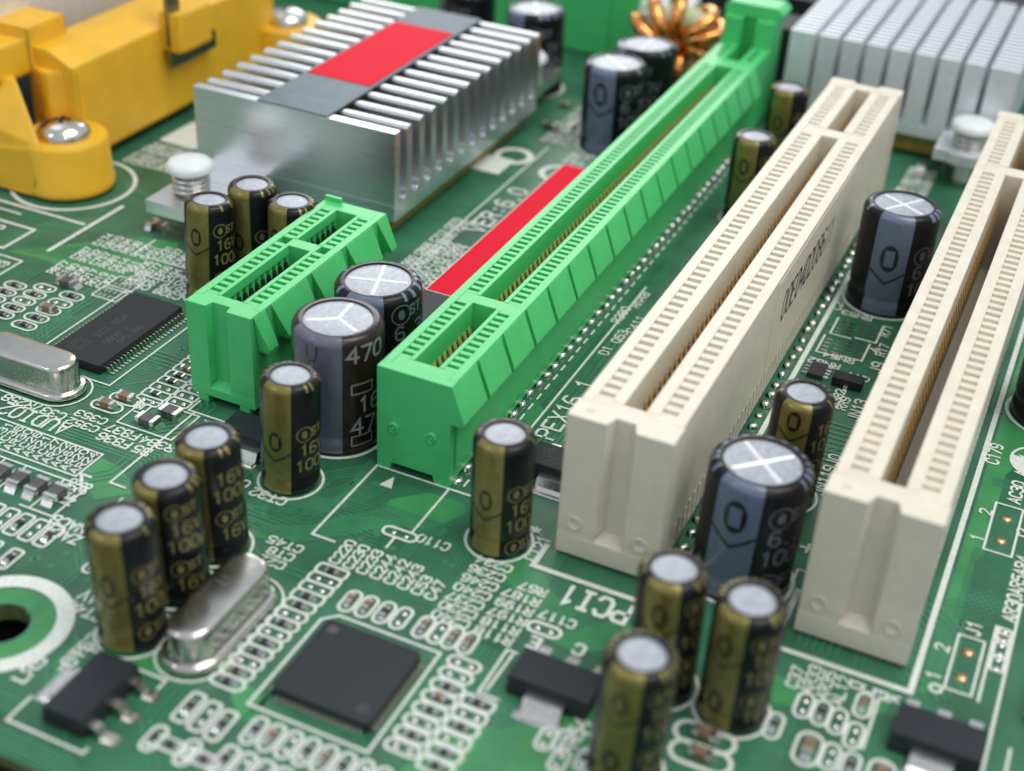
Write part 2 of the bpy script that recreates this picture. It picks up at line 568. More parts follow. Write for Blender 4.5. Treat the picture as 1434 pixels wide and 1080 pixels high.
def smd_meshes(kind):
    if kind in SMDM:
        return SMDM[kind]
    L, W, H, bm_ = {'r': (1.05, .55, .34, 'resbody'), 'c': (1.6, .85, .75, 'capbody'), 'b': (2.0, 1.25, .85, 'beadbody'), 'cs': (1.05, .55, .5, 'capbody')}[kind]
    e = L * 0.2
    body = MB().box(-L / 2 + e, -W / 2 * .96, .06, L / 2 - e, W / 2 * .96, H * .97).mesh('body', bm_)
    caps = []
    for s in (-1, 1):
        mb = MB()
        x0, x1 = s * (L / 2 - e), s * L / 2
        mb.box(min(x0, x1), -W / 2, .03, max(x0, x1), W / 2, H)
        xo = s * (L / 2 + W * .42)
        pl = [(x1, .02), (xo, .02), (x1 + s * W * .12, H * .45), (x1, H * .8)]
        if s < 0:
            pl = pl[::-1]
        mb.prism(pl, 'y', W / 2 * .9, -W / 2 * .9)
        caps.append(mb.mesh('end_cap', 'solder'))
    SMDM[kind] = (body, caps)
    return SMDM[kind]


def smd(kind, x, y, along, label, cat, group, jitter=True):
    nm = {'r': 'chip_resistor', 'c': 'chip_capacitor', 'b': 'ferrite_bead', 'cs': 'chip_capacitor'}[kind]
    rz = (PI / 2 if along == 'y' else 0) + (random.uniform(-.05, .05) if jitter else 0)
    t = thing(nm, label, cat, (x + random.uniform(-.04, .04), y + random.uniform(-.04, .04), 0), rz, group)
    b, cs = smd_meshes(kind)
    obj('body', b, t)
    for c in cs:
        obj('end_cap', c, t)
    return t


def slot_site(x, y, along, kind, where, lx=2.5, ly=1.02, w=0.2, r=None):
    """silkscreen outline with either a part or two bare solder pads"""
    if along == 'y':
        silk_pill(x, y, ly, lx, w, r)
    else:
        silk_pill(x, y, lx, ly, w, r)
    if kind == 'e':
        for s in (-1, 1):
            pad(x + (s * .55 if along == 'x' else 0), y + (s * .55 if along == 'y' else 0))
    else:
        word = {'r': ('black chip resistor', 'resistor'), 'c': ('brown ceramic chip capacitor', 'capacitor'), 'b': ('dark grey ferrite bead', 'ferrite bead'), 'cs': ('small brown chip capacitor', 'capacitor')}[kind]
        smd(kind, x, y, along, word[0] + ' ' + where, word[1], word[0] + 's ' + where)


# ------------------------------------------------------------------ card slots
def wall_rows(mb, L, hw, H, ch, w0, w1, ys, wy, zf, zb, lip, y0=0.0):
    """two contact walls with recessed windows; ys = window centres in order"""
    for s in (-1, 1):
        def bx(xa, ya, za, xb, yb, zb_):
            a, b = sorted((s * xa, s * xb))
            mb.box(a, ya, za, b, yb, zb_)
        segs, run = [], [ys[0]]
        for a, b in zip(ys, ys[1:]):
            if b - a > wy * 4:
                segs.append(run)
                run = []
            run.append(b)
        segs.append(run)
        for run in segs:
            p = run[1] - run[0]
            a, b = run[0] - wy / 2, run[-1] + wy / 2
            # rails
            bx(ch, a - .5, H - lip, w0, b + .5, H)
            for yy in run[:-1]:
                bx(w0, yy + wy / 2, H - 3.5, w1, yy + p - wy / 2, H - .04)
                bx(ch + .06, yy + wy / 2, zf, w0 - .02, yy + p - wy / 2, H - lip)
            bx(w0, a - .5, H - 3.5, w1, a, H - .02)
            bx(w0, b, H - 3.5, w1, b + .5, H - .02)
            bx(ch + .06, a - .5, zf, w0 - .02, a, H - lip)
            bx(ch + .06, b, zf, w0 - .02, b + .5, H - lip)
            bx(w0 - .02, a - .5, zf, w1, b + .5, H - 3.5)
            bx(w0 + .002, a - .45, H - 3.4, w1 - .002, b + .45, H - (.34 if H > 12 else .6))
        bx(w1, y0, zb, hw, L, H)


def contact_mesh(name, m, ch, w0, zlo, zhi, s, wid):
    d = zhi - zlo
    pl = [(w0 - .15, zlo), (w0 - .02, zlo), (w0 - .04, zlo + d * .5), (ch - .22, zlo + d * .80), (ch + .12, zhi), (ch - .02, zhi), (ch - .42, zlo + d * .80), (w0 - .25, zlo + d * .5)]
    pl = [(s * a, b) for a, b in pl]
    mb = MB().prism(pl if s > 0 else pl[::-1], 'y', wid / 2, -wid / 2)
    return mb.mesh(name, m)


def pci_slot(x, y, label):
    t = thing('expansion_slot', label, 'slot', (x, y, 0), group='cream expansion slots')
    L, hw, H, zb = 85.0, 4.41, 13.92, 0.7
    ch, w0, w1 = .95, 2.0, 3.3
    ys = [4.1 + 1.27 * i for i in range(62) if i not in (49, 50)]
    mb = MB()
    wall_rows(mb, L - 2.2, hw - .12, H, ch, w0, w1, ys, .62, 2.4, zb, 3.6, 2.55)
    # floor, key and ends
    mb.box(-w1, 3.3, zb, w1, L - 2.2, 2.4)
    k0, k1 = ys[48] + .31 + .5, ys[49] - .31 - .5
    mb.box(-w1, k0, 2.4, w1, k1, H - .05)
    mb.box(-w1, ys[-1] + .81, 2.4, w1, L - 2.2, H - .02)
    mb.box(-w1, 2.6, 2.4, w1, ys[0] - .81, H - .02)
    house = mb.build('housing', 'cream', t)
    # front block with guide groove
    fb = MB()
    fb.prism([(-4.41, 0), (-1.15, 0), (-.75, 1.2), (.85, 1.2), (1.3, 0), (4.41, 0), (4.41, 2.6), (-4.41, 2.6)], 'z', 2.9, H)
    fb.box(-4.41, 0, .3, 4.41, 2.6, 2.2)
    fb.prism([(0, 2.2), (2.6, 2.2), (2.6, 2.9), (1.2, 2.9)], 'x', -4.4, 4.4)
    fb.box(-4.41, 0, 2.2, -1.2, 1.3, 2.9)
    fb.box(1.35, 0, 2.2, 4.41, 1.3, 2.9)
    fb.build('end_block', 'cream', t)
    bb = MB().box(-4.41, L - 2.2, zb, -1.5, L, H + .02).box(1.5, L - 2.2, zb, 4.41, L, H + .02).box(-1.5, L - 2.2, zb, 1.5, L - .7, H)
    bb.build('end_block', 'cream', t)
    for sx in (-1, 1):
        for yy in (L - 2.5,):
            MB().box(sx * 3.9 - .5, yy + .05, 0, sx * 3.9 + .5, yy + 1.6, zb).build('foot', 'cream', t)
    MB().box(-3.7, .25, .02, 3.7, L - .8, .29).build('standoff_shade', 'hole', t)  # black filler paints the shade in the gap under the housing
    MB().box(-3.5, 2.8, .30, 3.5, L - 2.8, zb).build('standoff_shade', 'hole', t)
    for px, pz in ((-3.0, 3.6), (2.7, 3.5)):
        o = MB().lathe([(.72, 0), (.70, .09), (.55, .10), (.48, .04), (.1, .02)], 22).build('mould_mark', 'cream', t, 40, (px, 0.0, pz))
        o.rotation_euler = (R(90), 0, 0)
    MB().prism([(-3.25, 1.0), (-2.55, 1.25), (-3.2, 1.75)], 'z', H, H + .05).build('pin_one_mark', 'cream', t)
    rib = MB().box(4.28, -.22, .9, 4.335, .22, 3.4).mesh('side_rib', 'cream')
    for yy in ys:
        obj('side_rib', rib, t, (0, yy, 0))
    m1 = contact_mesh('contact', 'brass', ch, w0, 3.0, 10.9, 1, .62)
    m2 = contact_mesh('contact', 'brass', ch, w0, 3.0, 10.9, -1, .62)
    for yy in ys:
        obj('contact', m1, t, (0, yy, 0))
        obj('contact', m2, t, (0, yy, 0))
    return t


def pcie_slot(x, y, L, ys, label, kind):
    t = thing('expansion_slot', label, 'slot', (x, y, 0), group='green expansion slots')
    hw, H, zb = 3.55, 10.58, .35
    ch, w0, w1 = 1.2, 1.62, 2.75
    mb = MB()
    big = kind == 'long'
    wall_rows(mb, L, hw, H, ch, w0, w1, ys, .5, 2.2, zb, 2.5 if big else 1.0, .9 if big else 1.55)
    mb.box(-w1, .9 if big else 1.6, zb, w1, L, 2.2)
    gap = [(a, b) for a, b in zip(ys, ys[1:]) if b - a > 1.5][0]
    k0, k1 = gap[0] + .75, gap[1] - .75
    if big:
        mb.box(-w1, k0, 2.2, w1, k1, H - .03)
    else:
        mb.box(-w0, k0, 2.2, w0, k1, H - .03)
        for s in (-1, 1):
            a, b = sorted((s * w0, s * w1))
            mb.box(a, k0, zb, b, k0 + .12, H - .02)
            mb.box(a, k1 - .12, zb, b, k1, H - .02)
    mb.box(-w1, ys[-1] + .75, 2.2, w1, L, H - .02)
    mb.build('housing', 'green', t)
    z7 = 7.1
    slope = [(hw - .01, z7 - .35), (4.80, z7 - .35), (4.84, z7 + .05), (hw - .01, H - .02)]
    fb = MB()
    if big:
        fb.prism([(-3.57, 0), (-2.3, 0), (-2.15, .85), (1.95, .85), (2.2, 0), (3.57, 0), (3.57, z7 - .36), (4.8, z7 - .36), (4.84, z7 + .05), (3.57, H), (-3.57, H)], 'y', .92, 0)
        fb.box(-w1, .9, 2.2, w1, ys[0] - .75, H - .02)
        fb.build('end_block', 'green', t)
        e = [0.93] + [4.9 + 5.02 * k for k in range(17)]
        for a, b in zip(e, e[1:] + [L]):
            if b - a < 1:
                continue
            MB().prism(slope, 'y', b - .28, a + (0 if a < 1 else .28)).build('side_block', 'green', t)
        MB().prism([(hw - .01, zb + 1.2), (3.75, zb + 1.2), (3.75, z7 - .36), (hw - .01, z7 - .36)], 'y', L, .95).build('side_rail', 'green', t)
        MB().box(-3.57, 0.95, 1.8, -3.52, L, H - 1.0).build('side_rail', 'green', t)
        for px, pz in ((-1.95, 4.6), (1.75, 4.75)):
            o = MB().lathe([(.55, 0), (.52, .12), (.36, .20), (.30, .08), (.18, .05), (.12, .22), (.02, .25)], 18).build('mould_mark', 'green', t, 50, (px, 0.02, pz))
            o.rotation_euler = (R(90), R(15), 0)
            o.scale = (1, 1.25, 1)
    else:
        fb.prism([(-3.5, 0), (-1.35, 0), (-1.15, .9), (.75, .9), (.9, 0), (3.5, 0), (3.5, 1.6), (-3.5, 1.6)], 'z', 2.3, H)
        fb.box(-3.5, 0, .8, 3.5, 1.6, 1.7)
        fb.prism([(0, 1.7), (1.6, 1.7), (1.6, 2.3), (.9, 2.3)], 'x', -3.49, 3.49)
        fb.box(-3.5, 0, 1.7, -1.36, 1.0, 2.3)
        fb.box(.92, 0, 1.7, 3.5, 1.0, 2.3)
        fb.box(-w1, 1.6, 2.2, w1, ys[0] - .75, H - .02)
        fb.build('end_block', 'green', t)
        for a in (-2.3, 2.3):
            MB().box(a - .55, .02, 0, a + .55, 1.2, .8).build('foot', 'green', t)
        MB().box(-3.2, .9, .02, 3.2, L - .3, .36).build('standoff_shade', 'hole', t)  # near-black box: painted shade beneath the short slot
        for a, b in ((.35, 2.3), (3.2, 9.3), (10.1, 15.6), (16.5, 21.7), (22.6, L)):
            bl = MB()
            o2 = .75
            aa = a + o2 if a > 1 else a + .35
            n = len(bl.v)
            s4 = slope[:2] + [slope[2], slope[3]]
            ya = [aa + .2, aa + .2, aa + .1, a]
            yb = [b - .05] * 4 if b < L else [b] * 4
            bl.v = [(p[0], q, p[1]) for p, q in zip(s4, ya)] + [(p[0], q, p[1]) for p, q in zip(s4, yb)]
            bl.f = [(0, 1, 2, 3), (7, 6, 5, 4), (1, 0, 4, 5), (2, 1, 5, 6), (3, 2, 6, 7), (0, 3, 7, 4)]
            bl.build('side_block', 'green', t)
        # engraved letter in the groove
        em = MB()
        put_text(em, 'N', lambda u, v: (-.55 + v * .9, .885, 5.2 + u), 1.3, .09)
        em.build('moulded_letter', 'green', t)
        MB().box(-3.5, L - .4, H - .1, -1.6, L, H + .5).build('end_tab', 'green', t)
    MB().box(-3.0, 1.0 if big else 1.7, .05, 3.0, L - 1, zb - .002).build('standoff_shade', 'hole', t) if big else None  # near-black box: painted shade inside the front notch and underneath
    m = 'gold' if big else 'hole'  # short slot: contacts coloured near-black as the shade in their slots
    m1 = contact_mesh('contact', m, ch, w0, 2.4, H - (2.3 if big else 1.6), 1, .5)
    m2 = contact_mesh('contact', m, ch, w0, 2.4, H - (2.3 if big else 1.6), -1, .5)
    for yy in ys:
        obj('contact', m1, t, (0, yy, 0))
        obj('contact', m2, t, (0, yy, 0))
    if big:
        lt = MB()
        y0 = L
        lt.box(-3.55, y0, zb, -1.0, y0 + 7, H).box(1.0, y0, zb, 3.55, y0 + 7, H).box(-1.0, y0, zb, 1.0, y0 + .9, H - .1).box(-1, y0 + .9, zb, 1, y0 + 7, 6)
        lt.box(-3.55, y0 + 7, zb, -1.0, y0 + 12, 14.2).box(1.0, y0 + 7, zb, 3.55, y0 + 12, 14.2)
        lt.box(-1.0, y0 + 9, zb, 1.0, y0 + 12, 14.2)
        l = lt.build('retention_latch', 'green', t)
        MB().prism([(-3.9, 14.2), (3.9, 14.2), (4.3, 15.2), (3.4, 16), (-3.2, 16), (-3.9, 15.4)], 'y', y0 + 12.5, y0 + 8.2).build('lever', 'green', l)
        for s in (-1, 1):
            for k in range(3):
                MB().box(s * 2.1 - .35, y0 + 1.6 + 1.7 * k, H - .5, s * 2.1 + .35, y0 + 2.4 + 1.7 * k, H + .02).build('vent_hole_shade', 'hole', l)  # solid dark box, its colour paints the shade inside a hole
    return t


P1 = pci_slot(0, 0, 'cream slot with a printed film sticker on its long side')
P2 = pci_slot(20.32, 0, 'cream slot beside the two-pad jumper boxes, without a sticker')
X16 = pcie_slot(-19.64, 3.44, 89.0, [3.0 + i for i in range(11)] + [16.0 + i for i in range(71)], 'long bright green slot with a retention latch at its far end', 'long')
X1 = pcie_slot(-40.16, 4.5, 24.6, [3.0 + i for i in range(11)] + [16.0 + i for i in range(7)], 'short bright green slot beside the brown capacitor', 'short')

# sticker with the address on the long side of the first cream slot
stk = tag(MB().box(4.29, 29.8, 3.6, 4.33, 60.0, 13.4).build('side_sticker', 'film'), 'pale film sticker with slanted black digits on the cream slot', 'sticker')
sm = MB()
put_text(sm, '00E04D208611', lambda u, v: (4.335, 33.0 + u + v * .12, 7.9 + v * 1.0), 2.9, .36, 1.68, .68)
sm.build('printed_digits', 'blackink', stk)

# ------------------------------------------------------------------ electrolytic capacitors
def cyl(rad):
    return lambda u, v: (rad * math.cos(u / rad), rad * math.sin(u / rad), v)


def capacitor(x, y, size, style, stripe, label, group=None, cross='none', H=None, lean=(0, 0), start=0.0, seed=0, half=None):
    """stripe = angle in degrees of the stripe's middle, counted from the direction towards the camera (positive turns right)"""
    if style == 'gold' and stripe < -30:
        stripe += 10
    rl = random.Random(seed * 7 + 3)
    lean = (lean[0] + rl.uniform(-1.4, 1.4), lean[1] + rl.uniform(-1.4, 1.4))
    base = math.atan2(CAM.y - y, CAM.x - x) + R(stripe)
    t = thing('electrolytic_capacitor', label, 'capacitor', (x, y, 0), base, group)
    t.rotation_euler = (R(lean[0]), R(lean[1]), base)
    t.rotation_mode = 'ZXY' if False else 'XYZ'
    r, h = (2.55, 11.0) if size == 's' else (4.1, 11.8)
    if H:
        h = H
    sh = .62 if size == 's' else .75
    ri = r - (.9 if size == 's' else 1.0)
    zc = 1.7 if size == 's' else 2.0
    prof = [(r - .25, .15), (r - .06, .32), (r, .6), (r, zc - .55), (r - .20, zc - .15), (r - .20, zc + .1), (r, zc + .55), (r, h - sh - .1)]
    for k in range(1, 6):
        a = PI / 2 * k / 5
        prof.append((r - sh * (1 - math.cos(a)), h - sh - .1 + (sh + .1) * math.sin(a)))
    prof += [(ri + .02, h + .0), (ri, h - .05), (ri - .02, h - .2)]
    slm = {'gold': 'sleeve', 'blue': 'sleeve', 'brown': 'sleevebrown'}[style]
    ink = {'gold': 'goldink', 'blue': 'blueink', 'brown': 'lavink'}[style]
    txt = {'gold': 'goldprint', 'blue': 'greyprint', 'brown': 'silverink'}[style]
    sl = MB().lathe(prof, 64, cap0=True).build('sleeve', slm, t, 50)
    # bare can top
    tp = MB().lathe([(ri + .05, h - .18), (ri * .9, h - .13), (ri * .5, h - .12), (.01, h - .12)], 40).build('can_top', 'cantop', t, 50)
    if cross != 'none':
        n, rot = {'plus': (4, 0), 'x': (4, PI / 4), 'y': (3, PI)}[cross]
        for k in range(n):
            a = rot + 2 * PI * k / n + R(8)
            ca, sa = math.cos(a), math.sin(a)
            rr = ri * .9
            w = .2
            mb = MB()
            mb.v = [(-sa * w, ca * w, h - .115), (sa * w, -ca * w, h - .115), (rr * ca + sa * w, rr * sa - ca * w, h - .115), (rr * ca - sa * w, rr * sa + ca * w, h - .115), (0, 0, h - .02), (rr * ca, rr * sa, h - .05)]
            mb.f = [(1, 2, 5, 4), (3, 0, 4, 5), (2, 3, 5), (0, 1, 4)]
            mb.build('vent_score', 'ridge', tp)
    # printed stripe: follows the sleeve from the crimp over the shoulder
    hw = R(half if half else (31 if style == 'gold' else 27 if style == 'blue' else 38))
    MB().lathe(prof[1:-3], 14, a0=-hw, a1=hw, off=.012).build('printed_stripe', ink, sl, 60)
    # marks on the stripe
    fn = cyl(r + .026)
    sw = .19 if size == 's' else .27
    ow, oh = (.62, 1.0) if size == 's' else (.98, 1.55)
    pitch = 5.4 if size == 's' else 6.6
    z = h - 3.2 - start
    def done(mb, nm, m_):
        if mb.v:
            mb.build(nm, m_, sl)
        return MB(True)

    mk = MB(True)
    while z > 2.2 and style != 'brown':
        if z < h - 1.4:
            n0, NN = len(mk.v), 36
            for i in range(NN):
                t_ = 2 * PI * i / NN
                ca, sa = math.cos(t_), math.sin(t_)
                q = min(.52 * ow / max(1e-6, abs(ca) * ow), .60 * oh / max(1e-6, abs(sa) * oh))
                q = min(q, .86)
                mk.v += [fn(ow * ca, z + oh * sa), fn(ow * ca * q, z + oh * sa * q)]
            for i in range(NN):
                j = (i + 1) % NN
                mk.f.append((n0 + 2 * i, n0 + 2 * j, n0 + 2 * j + 1, n0 + 2 * i + 1))
            mk = done(mk, 'polarity_mark', 'blackink')
        zc2 = z - oh - (.75 if size == 's' else 1.1)
        if 2.4 < zc2 < h - 1:
            ww = hw * r
            mk.stroke([(-ww, zc2 + ww * .55), (0, zc2 - ww * .15), (ww, zc2 + ww * .55)], sw, fn)
            mk = done(mk, 'chevron_mark', 'blackink')
        z -= pitch
    if style == 'brown':
        mk.stroke([(-.55, h - .8), (-.5, h - 2.0), (-.25, h - 2.4), (.15, h - 2.4), (.4, h - 2.0), (.5, h - .8)], .14, cyl(r + .01))
    mk = done(mk, 'polarity_mark', 'blackink')
    # lettering on the dark side, to the right of the stripe
    u0 = (hw + R(9)) * r
    tx = MB(True)
    if style == 'brown':
        put_text(tx, '470', lambda u, v: fn(u0 + u - .2, v + h - 2.3), 1.5, .25, 1.35)
        tx = done(tx, 'printed_value', txt)
        for zz in (6.6, 1.7 - .6):
            tx.stroke([(u0 + .2, zz), (u0 + 2.3, zz), (u0 + 2.3, zz + 1.0), (u0 + .2, zz + 1.0)], .13, fn, True)
            tx = done(tx, 'printed_box', txt)
        put_text(tx, '16V', lambda u, v: fn(u0 + u + .9, v + 4.6), 1.5, .24, 1.35)
        tx = done(tx, 'printed_value', txt)
        put_text(tx, '470u', lambda u, v: fn(u0 + u + .2, v + 2.3), 1.6, .24, 1.4)
    else:
        hh = 1.05 if size == 's' else 1.35
        va, vb = ('16V', '100u') if size == 's' else ('6.3V', '1000u')
        z = h - 2.4 - start + (0 if size == 's' else -.4)
        while z > -2:
            if 1.0 < z < h - 1.0:
                rr = .72 if size == 's' else 1.0
                cxu = u0 + rr + .1
                tx.stroke([(cxu + rr * math.cos(2 * PI * i / 18), z + rr * math.sin(2 * PI * i / 18)) for i in range(18)], sw * .5, fn, True)
                k = .36
                n0 = len(tx.v)
                tx.v += [fn(cxu + rr * k * math.cos(2 * PI * i / 12), z + rr * k * 1.5 * math.sin(2 * PI * i / 12)) for i in range(12)]
                tx.f.append(tuple(range(n0, n0 + 12)))
                put_text(tx, 'ST', lambda u, v: fn(cxu + rr * .95 + u, z + v - .3), hh * .72, sw * .8)
                tx = done(tx, 'printed_logo', txt)
            for s_, dz in ((va, 2.1 if size == 's' else 2.6), (vb, 3.7 if size == 's' else 4.6)):
                if .9 < z - dz < h - 1.6:
                    put_text(tx, s_, lambda u, v: fn(u0 + (.45 if s_ == va else .05) + u, z - dz + v), hh, sw * .9)
                    tx = done(tx, 'printed_value', txt)
            z -= pitch
    tx = done(tx, 'printed_value', txt)
    # ink running over the shoulder further round
    sh_m = MB()
    rnd = random.Random(seed)
    a = hw + R(30)
    while a < 2 * PI - hw - R(20):
        w = R(rnd.uniform(4, 9))
        if rnd.random() < .7:
            sh_m.lathe(prof[8:13], 2, a0=a, a1=a + w, off=.014)
        a += w + R(rnd.uniform(5, 14))
    if sh_m.v and style != 'brown':
        sh_m.build('shoulder_print', ink, sl, 60)['kind'] = 'stuff'
    silk_ring(x, y, r + .28, .26 if size == 's' else .36)
    return t


S = 'slim black capacitor with a gold stripe '
capacitor(-28.75, -23.9, 's', 'gold', -44, S + 'beside the mounting hole', start=1.2, seed=1, lean=(0, 0))
capacitor(-29.0, -18.0, 's', 'gold', -60, S + 'midway in the row by the crystal can', start=-.6, seed=2)
capacitor(-29.15, -12.4, 's', 'gold', -50, S + 'last in the row by the crystal can', start=-1.4, seed=3)
capacitor(-28.7, -2.1, 's', 'gold', -42, S + 'in front of the brown capacitor', start=2.2, seed=4)
capacitor(-9.1, -0.9, 's', 'gold', -40, S + 'before the gap of green and cream slots', start=2.0, seed=5)
capacitor(10.5, 17.0, 's', 'gold', -12, S + 'by the resistor arrays between cream slots', start=-1.6, seed=6)
capacitor(8.5, -10.2, 's', 'gold', -14, S + 'at the end of the stickered slot', start=-.6, seed=7)
capacitor(14.1, -10.3, 's', 'gold', -30, S + 'at the end of the plain slot', start=-.4, seed=8)
capacitor(9.0, -19.1, 's', 'gold', -22, S + 'beside the regulator near PCI1', start=-.6, seed=9)
capacitor(-53.5, 21.4, 's', 'gold', -45, S + 'leaning by the white push pin', start=.2, seed=10, lean=(0, -4))
capacitor(-51.1, 26.4, 's', 'gold', -50, S + 'between two others behind the short slot', start=2.6, seed=11, H=11.6)
capacitor(-46.2, 26.0, 's', 'gold', -55, S + 'touching the far part of the short slot', start=.2, seed=12)
capacitor(-9.1, 68.6, 's', 'gold', -20, S + 'midway between the green and cream slots', start=0, seed=13)
capacitor(-9.8, 86.5, 's', 'gold', -20, S + 'close to the pin-fin heat sink', start=1, seed=14)
B = 'wide black capacitor with a blue grey stripe '
capacitor(-28.9, 6.4, 'l', 'brown', -34, 'wide brown capacitor with a lavender grey stripe', cross='y', H=12.2)
capacitor(-29.5, 15.3, 'l', 'blue', -20, B + 'and plus-scored top behind the brown one', cross='plus', start=-1, seed=21, H=11.6)
capacitor(10.6, 57.2, 'l', 'blue', -4, B + 'standing halfway along between the cream slots', cross='x', start=1.6, seed=22, H=11.8)
capacitor(10.1, 4.6, 'l', 'blue', -18, B + 'at the near ends of the cream slots', cross='x', start=-.2, seed=23, H=11.6)
capacitor(-31.3, 80.7, 'l', 'blue', -25, B + 'beside the far end of the red label', cross='x', start=0, seed=24)
capacitor(-30.2, 89.5, 'l', 'blue', -70, B + 'next to the copper coil', cross='x', start=0, seed=25)
capacitor(-48.9, 95.0, 'l', 'blue', -50, B + 'by the far push pin', cross='x', start=0, seed=26)
capacitor(-61.5, 98.0, 'l', 'blue', -80, B + 'half hidden behind the labelled heat sink', cross='x', start=0, seed=27)
capacitor(30.6, 42.3, 'l', 'blue', 120, B + 'on the outer side of the plain slot', cross='x', start=0, seed=28)

# ------------------------------------------------------------------ finned heat sink with label
hs = thing('heat_sink', 'silver finned heat sink with grey and red label on top', 'heat sink', (-56, 61.7, 2.5))
HX, HY, HT = 13.35, 19.8, 10.8
nf = 14
bs = MB().box(-HX, -HY, 0, HX, HY, 2.0)
bs.box(-HX + 1.5, -HY - 12.2, .15, -HX + 9.5, -HY, 1.7)
bs.box(HX - 9.5, HY, .15, HX - 1.5, HY + 12.2, 1.7)
bs.build('base_plate', 'alu', hs)
pf = (2 * HY - .9) / (nf - 1)
fin_p = []
for s in range(7):
    a = PI * s / 6
    fin_p.append((.62 * math.cos(a), HT - .35 + .35 * math.sin(a)))
fin_p = [(-.6, 2.0)] + [(.6, 2.0)] + [(p[0], p[1]) for p in fin_p]
fmesh = MB().prism([(p[0], p[1]) for p in fin_p], 'x', -HX, HX).mesh('fin', 'alufin')
for k in range(nf):
    if k == 0:
        MB().box(-HX, -HY, 2.0, HX, -HY + 1.2, HT).build('fin', 'alu', hs)
    else:
        obj('fin', fmesh, hs, (0, -HY + .45 + pf * k + random.uniform(-.06, .06), random.uniform(-.12, .04)))
# fillets in the channels between fins
for k in range(nf - 1):
    yc = -HY + .45 + pf * (k + .5)
    g = (pf - 1.22) / 2
    pl = [(yc - g, 2.0), (yc + g, 2.0), (yc + g, 2.9)] + [(yc + g * math.cos(a), 2.9 - .8 * math.sin(a)) for a in [PI * i / 8 for i in range(1, 8)]] + [(yc - g, 2.9)]
    MB().prism(pl, 'x', -HX, HX).build('channel_floor', 'alufin', hs)
lb = tag(MB().box(-60.6, 41.95, 13.32, -51.3, 81.3, 13.5).build('foil_label', 'greylabel'), 'grey foil label lying across the top of the finned heat sink', 'label')
tag(MB().box(-60.2, 52.2, 13.52, -51.7, 74.0, 13.58).build('red_label', 'red'), 'red rectangular label in the middle of the grey foil label', 'label')
chip = MB().box(-68, 44, 0.3, -44, 80, 2.48).build('chipset', 'substrate')
tag(chip, 'square chip with yellowish substrate under the finned heat sink', 'chip')


def push_pin(x, y, z, hr, label):
    t = thing('push_pin', label, 'push pin', (x, y, 0), group='white heat sink push pins')
    MB().lathe([(hr * .25, z - .9), (hr * .8, z - 1.5), (hr, z - 1.1), (hr, z - .6), (hr * .86, z - .15), (hr * .5, z + .05), (.01, z + .08)], 32).build('head', 'whiteplastic', t, 50)
    MB().lathe([(1.0, 0), (1.0, z - 1.2)], 16).build('shaft', 'whiteplastic', t, 50)
    pts = []
    n = 3.5
    for i in range(70):
        a = 2 * PI * n * i / 69
        pts.append((hr * .72 * math.cos(a), hr * .72 * math.sin(a), 4.3 + (z - 5.9) * i / 69))
    MB().tube(pts, .27, 8).build('spring', 'steel', t, 80)
    return t


push_pin(-64.6, 34.0, 8.2, 2.65, 'white push pin with a spring on the front lug of the finned heat sink')
push_pin(-46.8, 87.5, 8.0, 2.65, 'white push pin at the far corner of the finned heat sink')
push_pin(12.6, 95.3, 8.3, 2.8, 'white push pin with a spring in front of the pin heat sink')

# ------------------------------------------------------------------ pin heat sink
h2 = thing('heat_sink', 'pale pin-fin heat sink made of many short fins in rows', 'heat sink', (1.2, 98.8, 3.2))
xl = [-14.8, -10.9, -7.7, -4.5, -1.3, 1.9, 5.1, 8.3, 11.5]
MB().box(-14.8, 0, 0, 15.2, 30, 1.6).box(7.5, -6.5, .05, 14.5, 0, 1.5).build('base_plate', 'alumatte', h2)
MB().lathe([(2.0, .06), (3.7, .06), (3.7, 1.45), (2.0, 1.45)], 30, (11.4, -3.5)).build('pin_lug', 'alumatte', h2, 40)
wide_m = {}
for i, xa in enumerate(xl):
    wd = (3.3 if i == 0 else 2.45 if i < 8 else 3.7)
    if wd not in wide_m:
        wide_m[wd] = MB().box(0, 0, 1.6, wd, .78, 11.1).mesh('pin_fin', 'alumatte')
    for k in range(20):
        obj('pin_fin', wide_m[wd], h2, (xa, .02 + 1.5 * k, 0))
tag(MB().box(-11, 100.5, .4, 14, 127, 3.19).build('chipset', 'substrate'), 'chip with yellowish edge under the pin-fin heat sink', 'chip')

# ------------------------------------------------------------------ red-labelled long chip beside the long slot
rc = thing('bios_chip', 'long narrow black chip with a red label along the green slot', 'chip', (-27.9, 20.6, 0))
MB().prism([(-3.9, .6), (3.7, .6), (3.7, 3.9), (-3.4, 3.9), (-3.9, 3.2)], 'y', 44, 0).build('body', 'black', rc)
MB().box(-3.25, 7.2, 3.9, 3.35, 43.4, 3.96).build('red_label', 'red', rc)
MB().box(-3.38, 7.1, 3.88, 3.68, 43.6, 3.925).build('label_edge', 'paper', rc)
for k in range(24):
    MB().box(-3.2, 7.6 + 1.5 * k, 3.95, 3.3, 8.3 + 1.5 * k, 3.967).build('label_ridge', 'red', rc)
for k in range(14):
    MB().box(-4.5, 1.5 + 3 * k, .02, -3.8, 2.1 + 3 * k, 1.8).build('lead', 'tinned', rc)

# ------------------------------------------------------------------ yellow retention bracket
br = thing('retention_bracket', 'yellow plastic cooler retention bracket screwed to the board', 'bracket', (-83.4, 35.2, 0))
yb_ = MB()
